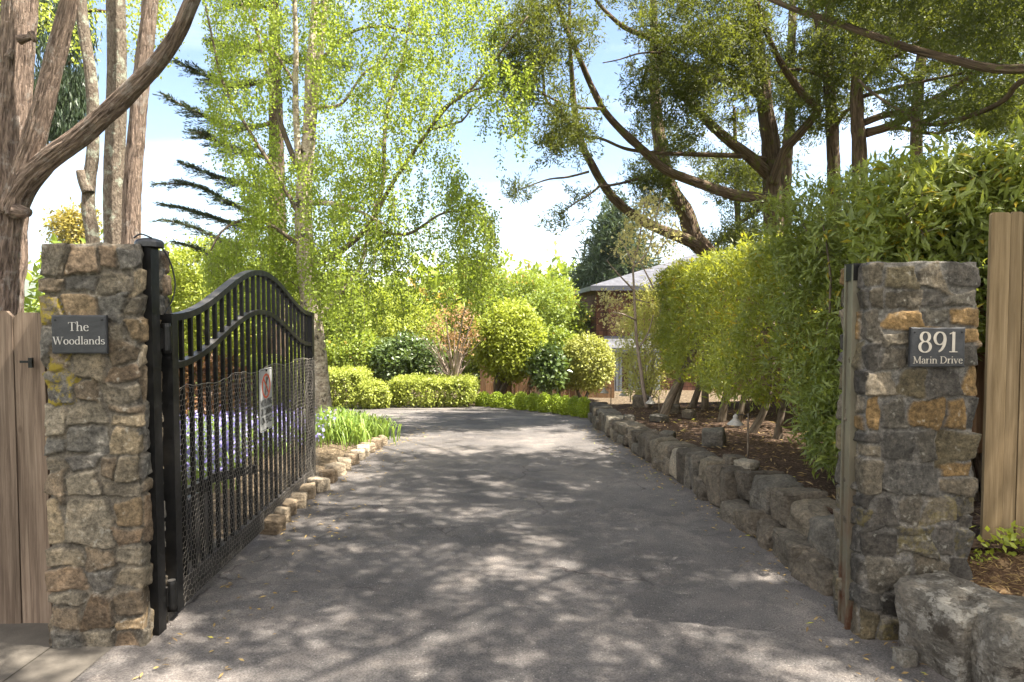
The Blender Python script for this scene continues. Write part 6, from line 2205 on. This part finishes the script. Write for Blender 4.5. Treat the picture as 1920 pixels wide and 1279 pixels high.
# ------------------------------------------------------------------ trees and shrubs beyond the turning place
def crown_tree(name, label, u, v, ru, rv, y, mat, n, seed, L, W, base_u, trunks=3, bark='bark_stem', per=12, lump=0.16, group='garden trees beyond the turning place', tw=0.09, depth=None, shell=0.6, cutv=None):
    c = P(u, v, y)
    rx_, rz_ = ru / FPX * y, rv / FPX * y
    b = P(base_u, 700, y)
    g = float(gz(b[0], y))
    t = thing(name, label, 'tree', (b[0], y, g), group)
    fl = P(u, cutv, y)[2] if cutv else None
    pts, ax = ell_pts(c, (rx_, depth or rx_ * 0.9, rz_), n, seed, shell, lump, fl, 2.6)
    mb = MB()
    sk = []
    for i in range(trunks):
        tip = pts[rng.integers(len(pts))] * 0.75 + c * 0.25
        bb = np.array([b[0] + rng.normal(0, 0.08), y + rng.normal(0, 0.08), g - 0.1])
        mid = bb + (tip - bb) * 0.45 + np.array([rng.normal(0, 0.15), rng.normal(0, 0.15), 0.1])
        q = resample([bb, mid, tip], 18)
        mb.tube(q, np.linspace(tw, 0.015, 18), 9, rough=0.1, seed=i)
        sk.append(q)
    mb.build('trunk', M[bark], t, True)
    mb = MB()
    S = np.vstack(sk)
    twigs(mb, pts[::4], S, 0.012, 3.0, 0.08)
    mb.build('branches', M[bark], t)['kind'] = 'stuff'
    lm = MB()
    t0 = np.clip(0.5 + 0.3 * fbm(pts * 1.4 + seed, 2, seed), 0, 1)
    whorls(lm, pts, ax + (0, 0, .15), per, L, W, t0, False, 1.0, 0.25, L * 0.9, seed + 1, 0.2)
    lm.build('crown', M[mat], t)
    return t


crown_tree('domed_tree', 'bright domed tree on several crooked trunks behind the ball shrubs', 952, 640, 66, 72, 16.2, 'bright_leaf', 1500, 121, 0.085, 0.042, 932, 5, 'bark_stem', 12, 0.12, tw=0.07, shell=0.62)
crown_tree('umbrella_tree', 'olive-green umbrella-shaped tree right beside the house corner', 1100, 682, 47, 50, 16.4, 'olive_leaf', 1000, 131, 0.07, 0.034, 1098, 2, 'bark_stem', 13, 0.06, tw=0.05, shell=0.7, cutv=727)
crown_tree('bushy_tree', 'upright bushy tree with orange tints between the domed and the umbrella tree', 1042, 672, 38, 55, 16.9, 'mid_leaf', 800, 141, 0.075, 0.036, 1040, 2, 'bark_stem', 13, 0.14, tw=0.05)
ball('glossy_shrub', 'small glossy dark-green shrub in front of the bushy tree', 1026, 690, 28, 36, 15.6, 'dark_leaf', 300, 145, 0.11, 0.06, 'garden trees beyond the turning place', 'shrub', None, 10, 0.2)
crown_tree('broad_tree', 'large broad green tree rising behind the domed tree', 985, 592, 108, 78, 23.0, 'mid_leaf', 2900, 151, 0.105, 0.05, 980, 4, 'bark_stem', 12, 0.2, tw=0.12, depth=2.2)
crown_tree('feathery_tree', 'feathery light-green tree behind the birch foliage, left of the broad tree'.replace('left of', 'next to'), 880, 560, 52, 70, 26.0, 'mid_leaf', 900, 156, 0.13, 0.06, 880, 2, 'bark_stem', 11, 0.3, tw=0.1)
crown_tree('yellow_tree', 'yellow-green shrubby tree behind the dark glossy bushes', 715, 610, 105, 62, 21.0, 'bright_leaf', 1700, 161, 0.12, 0.05, 715, 4, 'bark_pale', 12, 0.24, tw=0.07, depth=1.6)
crown_tree('willowy_tree', 'airy yellow-green tree just behind the top of the gate', 372, 560, 92, 105, 15.5, 'bright_leaf', 1700, 171, 0.085, 0.036, 380, 3, 'bark_pale', 12, 0.22, tw=0.07)
crown_tree('willowy_tree', 'pale green tree seen through the middle gate bars behind the birch', 500, 600, 85, 110, 16.8, 'bright_leaf', 1300, 175, 0.09, 0.04, 495, 3, 'bark_stem', 12, 0.24, tw=0.07)
crown_tree('small_tree', 'mid-green small tree between birch trunk and yellow-green shrubby tree', 625, 590, 60, 75, 18.5, 'mid_leaf', 900, 181, 0.1, 0.045, 630, 2, 'bark_stem', 12, 0.26, tw=0.06)
crown_tree('golden_tree', 'distant golden-leaved tree in the gap above the tan pillar', 140, 428, 38, 38, 30.0, 'gold_leaf', 420, 185, 0.17, 0.075, 142, 2, 'bark_stem', 9, 0.35, tw=0.12, shell=0.4)
ball('dark_bush', 'mid-green bush with a few orange leaves behind the small box shrub', 668, 668, 62, 42, 17.0, 'mid_leaf', 560, 191, 0.09, 0.045, 'dark bushes', 'shrub', None, 12, 0.2)
ball('dark_bush', 'dark green glossy bush behind the long box hedge', 765, 676, 66, 44, 16.6, 'dark_leaf', 700, 195, 0.1, 0.055, 'dark bushes', 'shrub', None, 12, 0.2)
ball('dark_bush', 'dark rounded bush beneath the broad tree at its house side', 1078, 600, 22, 34, 24.0, 'dark_leaf', 200, 197, 0.13, 0.07, 'dark bushes', 'shrub', None, 11, 0.2, 0.0)
ball('copper_bush', 'coppery brown bush just behind the hinge end of the gate', 375, 745, 78, 78, 8.9, 'copper_leaf', 800, 201, 0.06, 0.03, None, 'shrub', None, 11, 0.22)
ball('yellow_bush', 'yellow-green bush seen low through the gate bars behind the bluebells', 490, 735, 75, 60, 11.0, 'box_leaf', 900, 205, 0.06, 0.032, None, 'shrub', None, 12, 0.16)

# bare shrub with rust-coloured young leaves
SY = 15.4
t = thing('rusty_shrub', 'twiggy half-bare shrub with rust-coloured young leaves beside the domed tree', 'shrub', (P(852, 730, SY)[0], SY, float(gz(0, SY))))
mb = MB()
sk = []
r = np.random.default_rng(17)
for i in range(26):
    u1, v1 = r.uniform(790, 905), r.uniform(575, 705)
    um = 850 + (u1 - 850) * 0.35
    q = limb(mb, [(852 + r.normal(0, 4), 735), (um, 735 + (v1 - 735) * 0.5), (u1, v1)], (5, 1.2), (SY, SY + r.normal(0, 0.45)), 6, sk, 0.09)
    for k in range(3):
        a = q[int(len(q) * r.uniform(0.35, 0.9))]
        d = r.normal(0, 0.22, 3) + np.array([0.15 * np.sign(u1 - 850), 0, 0.12])
        mb.tube(resample([a, a + d * 0.5 + r.normal(0, 0.02, 3), a + d], 6), (0.008, 0.003), 4, cap=False)
mb.build('branches', M['bark_pale'], t, True)['kind'] = 'stuff'
S = np.vstack(sk)
pts = mask_pts([(800, 610), (830, 575), (885, 570), (895, 620), (880, 660), (830, 655)], 190, SY, 0.7, 211)
lm = MB()
whorls(lm, pts, unit(pts - np.array([P(852, 735, SY)])), 8, 0.06, 0.03, 0.5 * np.ones(len(pts)), False, 1.0, 0.2, 0.08, 212, 0.25)
lm.build('foliage', M['rust_leaf'], t)

# dark conifer by the house corner
t = thing('dark_conifer', 'dark conifer standing behind the house corner', 'tree', (P(1150, 700, 30)[0], 30, float(gz(3, 30))))
mb = MB()
sk = []
limb(mb, [(1150, 690), (1150, 500), (1152, 370)], (26, 4), 30, 8, sk)
mb.build('trunk', M['bark_cypress'], t, True)
S = np.vstack(sk)
pts = np.vstack([mask_pts([(1150, 370), (1190, 450), (1230, 540), (1180, 660), (1100, 660), (1082, 560), (1110, 470)], 620, 30, 2.0, 221)])
lm = MB()
ax = unit(pts - np.array([[S[:, 0].mean(), 30, 0]]) * np.array([1, 1, 0]) - np.array([0, 0, 1]) * pts[:, 2:3] + np.array([0, 0, 0.1]))
mb = MB()
twigs(mb, pts[::3], S, 0.02, 3.0, 0.0)
mb.build('branches', M['bark_cypress'], t)['kind'] = 'stuff'
sprays(lm, pts, ax, 16, 0.32, 0.075, 222, 0.16)
lm.build('crown', M['needle'], t)

# ------------------------------------------------------------------ bluebells and strappy leaves in the flower bed
def bed_h(x, y):
    return gz(x, y) + 0.02 + 0.10 * np.clip((-1.85 - x) / 0.5, 0, 1) - 0.04 * np.clip((y - 8.3) / 1.0, 0, 1)


def blades(lm, cx, cy, n, spread, hgt, seed, wid=0.017):
    r = np.random.default_rng(seed)
    for i in range(n):
        x, y = cx + r.normal(0, spread), cy + r.normal(0, spread)
        a = r.uniform(0, 2 * math.pi)
        h = hgt * r.uniform(0.55, 1.15)
        o = h * r.uniform(0.2, 1.0)
        d = np.array([math.cos(a), math.sin(a), 0])
        s = np.array([-d[1], d[0], 0])
        b = np.array([x, y, float(bed_h(x, y)) - 0.01])
        cen = [b, b + d * o * 0.22 + UP * h * 0.5, b + d * o * 0.6 + UP * h * 0.85, b + d * o + UP * h * r.uniform(0.6, 0.98)]
        w = [wid * 0.8, wid, wid * 0.75, 0.001]
        v = np.array([c + s * ww * sg_ for c, ww in zip(cen, w) for sg_ in (-0.5, 0.5)])
        lm.add(v, [(0, 1, 3, 2), (2, 3, 5, 4), (4, 5, 7, 6)], None, np.clip(r.normal(0.5, 0.22), 0, 1))


r = np.random.default_rng(23)
for i, (x, y, n, s, h, lb) in enumerate([(-2.2, 8.95, 260, 0.19, 0.36, 'strappy green clump at the foot of the birch'), (-1.98, 8.25, 300, 0.2, 0.38, 'largest strappy green clump beside the stone edging'),
                                        (-1.86, 8.85, 170, 0.13, 0.32, 'strappy green clump at the tip of the flower bed'), (-2.3, 8.1, 130, 0.13, 0.3, 'strappy clump between the birch and the gate end')]):
    lm = MB()
    blades(lm, x, y, n, s, h, 230 + i)
    tag(lm.build('strap_leaf_plant', M['blade']), lb, 'plant', 'strappy clumps in the flower bed')
bl = thing('bluebells', 'drift of violet-blue bluebells flowering behind the gate bars', 'flowers', (-3.2, 7.0, 0.1))
bl['kind'] = 'stuff'
lm, pm = MB(), MB()
stems_ = MB()
n = 950
k = 0
while k < n:
    y = r.uniform(5.6, 9.3)
    x = r.uniform(-5.0, -2.15)
    if vnoise(np.array([[x * 0.9, y * 0.9, 3.3]]), 4)[0] < -0.28 or math.hypot(x + 2.7, y - BY) < 0.35:
        continue
    k += 1
    h = r.uniform(0.14, 0.34)
    b = np.array([x, y, float(bed_h(x, y))])
    top = b + np.array([r.normal(0, 0.04), r.normal(0, 0.04), h])
    stems_.tube([b, (b + top) / 2, top], (0.004, 0.003), 3, cap=False)
    m = 11
    s = r.uniform(0.55, 1.05, m)
    pos = b + (top - b) * s[:, None] + r.normal(0, 0.03, (m, 3))
    pm.leaves(pos, r.normal(0, 1, (m, 3)) + (0, 0, -0.4), r.normal(0, 1, (m, 3)), 0.04, 0.03, np.clip(r.normal(0.5, 0.25, m), 0, 1))
    if k % 2 == 0:
        blades(lm, x, y, 8, 0.07, 0.3, 1000 + k, 0.012)
pm.build('petals', M['petal'], bl)
lm.build('leaves', M['blade'], bl)
stems_.build('stems', M['blade'], bl)

# ------------------------------------------------------------------ far board fence, house
ff = thing('board_fence', 'low brown board fence behind the ball shrubs, ending at the house', 'fence', (1.5, 17.6, -0.6))
FYY = 17.6
x = P(900, 720, FYY)[0]
i = 0
while x < P(1150, 720, FYY)[0]:
    mb = MB()
    w = 0.145
    g = float(gz(0, FYY))
    mb.box((x + w / 2, FYY + 0.004 * (i % 3), g + 0.47), (w - 0.006, 0.025, 1.0 + 0.02 * ((i * 5) % 3)), tint=(i * 0.41) % 1)
    if i % 12 == 6:
        mb.box((x, FYY - 0.05, g + 0.5), (0.09, 0.07, 1.1), tint=0.1)
    mb.build('board', M['new_wood'] if i % 7 == 3 else M['brown_wood'], ff)
    x += w
    i += 1

HYY = 22.0
hx0 = P(1120, 650, HYY)[0]
g = float(gz(3, HYY)) - 0.15
ze = P(1108, 540, HYY)[2]
hs = thing('shingle_house', 'brown shingled house with grey hipped roof behind the hedge', 'house', (hx0, HYY, g))


def wall_quad(mb, a, b, z0, z1, n=1):
    """vertical wall from a to b with running coordinates for the shingles"""
    a, b = np.array([a[0], a[1], 0.0]), np.array([b[0], b[1], 0.0])
    L = np.linalg.norm(b - a)
    v = np.array([a + UP * z0, b + UP * z0, b + UP * z1, a + UP * z1])
    mb.add(v, [(0, 1, 2, 3)], None, 0.5, [(0, z0, 0), (L, z0, 0), (L, z1, 0), (0, z1, 0)])


W_, D_ = 11.0, 9.0
step_x = P(1141, 600, HYY)[0]
mb = MB()
wall_quad(mb, (hx0, HYY + 0.35), (hx0, HYY + D_), g, ze)
wall_quad(mb, (hx0, HYY + 0.35), (step_x, HYY + 0.35), g, ze)
wall_quad(mb, (step_x, HYY + 0.35), (step_x, HYY), g, ze)
wall_quad(mb, (step_x, HYY), (hx0 + W_, HYY), g, ze)
wall_quad(mb, (hx0 + W_, HYY), (hx0 + W_, HYY + D_), g, ze)
wall_quad(mb, (hx0 + W_, HYY + D_), (hx0, HYY + D_), g, ze)
mb.build('wall', M['wall_shingle'], hs)
ov = 0.28
x0, x1, y0, y1 = hx0 - ov, hx0 + W_ + ov, HYY - 0.4, HYY + D_ + 0.4
rise = 1.5
ym = (y0 + y1) / 2
ra, rb = x0 + (ym - y0), x1 - (ym - y0)
mb = MB()
zt = ze + 0.06


def roof_face(pts3, along, upv, o):
    p = np.array(pts3, float)
    along, upv = unit(np.array(along, float)), unit(np.array(upv, float))
    bk = np.stack([(p - o) @ along, (p - o) @ upv, np.zeros(len(p))], 1)
    if len(p) == 4:
        mb.add(p, [(0, 1, 2, 3)], None, 0.5, bk)
    else:
        mb.add(p, None, [(0, 1, 2)], 0.5, bk)


o3 = np.array([x0, y0, zt])
roof_face([(x0, y0, zt), (x1, y0, zt), (rb, ym, zt + rise), (ra, ym, zt + rise)], (1, 0, 0), (0, ym - y0, rise), o3)
roof_face([(x1, y1, zt), (x0, y1, zt), (ra, ym, zt + rise), (rb, ym, zt + rise)], (1, 0, 0), (0, -(ym - y0), rise), o3)
roof_face([(x0, y1, zt), (x0, y0, zt), (ra, ym, zt + rise)], (0, 1, 0), (ra - x0, 0, rise), o3)
roof_face([(x1, y0, zt), (x1, y1, zt), (rb, ym, zt + rise)], (0, 1, 0), (-(ra - x0), 0, rise), o3)
rf = mb.build('roof', M['roof_shingle'], hs)
mb = MB()
for a, b in (((x0, y0), (x1, y0)), ((x0, y1), (x0, y0)), ((x1, y0), (x1, y1)), ((x1, y1), (x0, y1))):
    a3, b3 = np.array([a[0], a[1], ze - 0.02]), np.array([b[0], b[1], ze - 0.02])
    dd = unit(b3 - a3)
    nn = np.cross(dd, UP)
    mb.sweep([a3 - nn * 0.02, b3 - nn * 0.02], nn, UP, 0.018, 0.075)
mb.build('fascia', M['fascia'], rf)
mb = MB()
mb.box(((x0 + x1) / 2, (y0 + y1) / 2, ze + 0.03), (x1 - x0 - 0.1, y1 - y0 - 0.1, 0.02))
mb.build('soffit', M['fascia'], rf)
# small lower roof, door and grey posts
mb = MB()
pa, pb = P(1133, 652, HYY - 0.8), P(1230, 652, HYY - 0.8)
zt2, zb2 = P(1140, 630, HYY)[2], P(1133, 652, HYY - 0.8)[2]
v = [(pa[0], HYY - 0.8, zb2), (pb[0], HYY - 0.8, zb2), (pb[0], HYY - 0.003, zt2), (pa[0] + 0.1, HYY - 0.003, zt2)]
mb.add(np.array(v), [(0, 1, 2, 3)], None, 0.5, [(0, 0, 0), (2, 0, 0), (2, 0.9, 0), (0, 0.9, 0)])
pr = mb.build('porch_roof', M['roof_shingle'], hs)
mb = MB()
mb.sweep([(pa[0], HYY - 0.8, zb2 - 0.09), (pb[0], HYY - 0.8, zb2 - 0.09)], (0, 1, 0), UP, 0.03, 0.08)
mb.sweep([(pa[0] + 0.03, HYY - 0.78, zb2 - 0.09), (pa[0] + 0.03, HYY - 0.01, zb2 - 0.09)], (1, 0, 0), UP, 0.03, 0.08)
mb.build('fascia', M['fascia'], pr)
for u in (1157, 1185):
    c = P(u, 700, HYY - 0.62)
    for dx in ((-0.11, 0, 0.11) if u == 1157 else (-0.06, 0.06)):
        mb = MB()
        mb.box((c[0] + dx, HYY - 0.62, (g + zb2) / 2 - 0.08), (0.085, 0.09, zb2 - g - 0.18))
        mb.build('post', M['grey_paint'], hs)
mb = MB()
dxx = P(1210, 700, HYY)[0]
mb.box((dxx, HYY - 0.03, g + 1.05), (0.95, 0.05, 2.05))
mb.build('door', M['grey_paint'], hs)

# ------------------------------------------------------------------ woodland well beyond the garden
def far_wood(label, spots, mat, seed):
    lm = MB()
    for i, (x, y, h, w) in enumerate(spots):
        z = float(gz(x, y))
        p, a = ell_pts((x, y, z + h * 0.55), (w, w, h * 0.5), 260, seed + i, 0.55, 0.25, z)
        whorls(lm, p, a, 12, 0.3 + 0.004 * y, 0.16 + 0.002 * y, np.clip(0.5 + 0.3 * fbm(p * 0.4, 2, seed), 0, 1), False, 1.0, 0.2, 0.3, seed + i)
    return tag(lm.build('far_wood', M[mat]), label, 'wood', None, 'stuff')


r = np.random.default_rng(29)
far_wood('mass of woodland beyond the garden', [(x + r.normal(0, 1.0), 36 + r.normal(0, 5), 4.8 + r.normal(0, 0.5), 3.0) for x in np.arange(-22, 8, 2.4)], 'mid_leaf', 301)
far_wood('paler woods down the slope', [(x + r.normal(0, 3), 75 + r.normal(0, 12), 10.5 + r.normal(0, 1.4), 6.0) for x in np.arange(-70, 40, 7)], 'mid_leaf', 341)
# ------------------------------------------------------------------ daylight
EL, AZ = R(59), R(102)            # sun height; bearing measured from straight ahead (+y) towards +x
sd = np.array([math.cos(EL) * math.sin(AZ), math.cos(EL) * math.cos(AZ), math.sin(EL)])
ld = bpy.data.lights.new('sun', 'SUN')
ld.energy = 5.0
ld.angle = R(0.53)
ld.color = (1.0, 0.93, 0.82)
lo_ = bpy.data.objects.new('sun', ld)
C.objects.link(lo_)
lo_.rotation_euler = Vector(sd).to_track_quat('Z', 'Y').to_euler()

w = bpy.data.worlds.new('World')
scene.world = w
w.use_nodes = True
nt = w.node_tree
nt.nodes.clear()
out = nt.nodes.new('ShaderNodeOutputWorld')
bg = nt.nodes.new('ShaderNodeBackground')
sky = nt.nodes.new('ShaderNodeTexSky')
sky.sky_type = 'NISHITA'
sky.sun_disc = False
sky.sun_elevation = EL
sky.sun_rotation = AZ
sky.altitude = 100
sky.air_density = 1.0
sky.dust_density = 0.7
sky.ozone_density = 2.0
# thin cloud ahead, unseen bright cloud added behind and overhead as fill light
tc = nt.nodes.new('ShaderNodeTexCoord')
sep = nt.nodes.new('ShaderNodeSeparateXYZ')
nt.links.new(tc.outputs['Generated'], sep.inputs[0])
mp = nt.nodes.new('ShaderNodeMapping')
mp.inputs['Scale'].default_value = (1.2, 1.2, 6.0)
nt.links.new(tc.outputs['Generated'], mp.inputs[0])
nz = nt.nodes.new('ShaderNodeTexNoise')
nz.inputs['Scale'].default_value = 2.2
nz.inputs['Detail'].default_value = 6
nz.inputs['Roughness'].default_value = 0.55
nz.inputs['Distortion'].default_value = 0.7
nt.links.new(mp.outputs[0], nz.inputs['Vector'])


def wramp(src, a, b, va, vb):
    rp = nt.nodes.new('ShaderNodeMapRange')
    rp.inputs[1].default_value, rp.inputs[2].default_value, rp.inputs[3].default_value, rp.inputs[4].default_value = a, b, va, vb
    nt.links.new(src, rp.inputs[0])
    return rp.outputs[0]


def wmath(op, a, b):
    m = nt.nodes.new('ShaderNodeMath')
    m.operation = op
    m.use_clamp = True
    nt.links.new(a, m.inputs[0])
    nt.links.new(b, m.inputs[1])
    return m.outputs[0]


thin = wramp(nz.outputs[0], 0.46, 0.8, 0.0, 0.5)
bank = wmath('MULTIPLY', wramp(nz.outputs[0], 0.3, 0.5, 0.35, 1.0), wramp(sep.outputs[1], 0.35, -0.35, 0.0, 1.0))  # mask of the added fill-light cloud, mostly out of view
mx = nt.nodes.new('ShaderNodeMix')
mx.data_type = 'RGBA'
nt.links.new(thin, mx.inputs[0])
nt.links.new(sky.outputs[0], mx.inputs[6])
mx.inputs[7].default_value = (7.5, 8.0, 9.0, 1)
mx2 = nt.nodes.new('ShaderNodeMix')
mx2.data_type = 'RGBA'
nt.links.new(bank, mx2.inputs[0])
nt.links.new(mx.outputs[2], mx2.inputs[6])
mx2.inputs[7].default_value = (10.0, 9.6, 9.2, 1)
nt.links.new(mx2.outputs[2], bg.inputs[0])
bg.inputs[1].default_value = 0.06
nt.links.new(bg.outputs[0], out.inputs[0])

# ------------------------------------------------------------------ the air
k = NT('thin_haze')
pv = k.n('ShaderNodeVolumePrincipled', None, Color=(0.86, 0.91, 1.0), Density=0.00028)
k.t.links.new(pv.outputs[0], k.out.inputs['Volume'])
mb = MB()
mb.box((0, 0, 22.0), (6800, 6800, 132.0))
tag(mb.build('haze', k.m), kind='stuff')

# ------------------------------------------------------------------ camera and view
cd = bpy.data.cameras.new('camera')
cd.lens = 24.0
cd.sensor_width = 36.0
cd.clip_start = 0.05
cd.clip_end = 6000
cam = bpy.data.objects.new('camera', cd)
C.objects.link(cam)
cam.location = (0, 0, CAMZ)
cam.rotation_euler = (R(90) - PITCH, 0, 0)
scene.camera = cam
vs = scene.view_settings
vs.view_transform = 'Standard'
vs.look = 'None'
vs.exposure = 2.35
vs.gamma = 1.0
scene.cycles.max_bounces = 6
scene.cycles.diffuse_bounces = 3
scene.cycles.glossy_bounces = 2
scene.cycles.transmission_bounces = 4
scene.cycles.caustics_reflective = False
scene.cycles.caustics_refractive = False
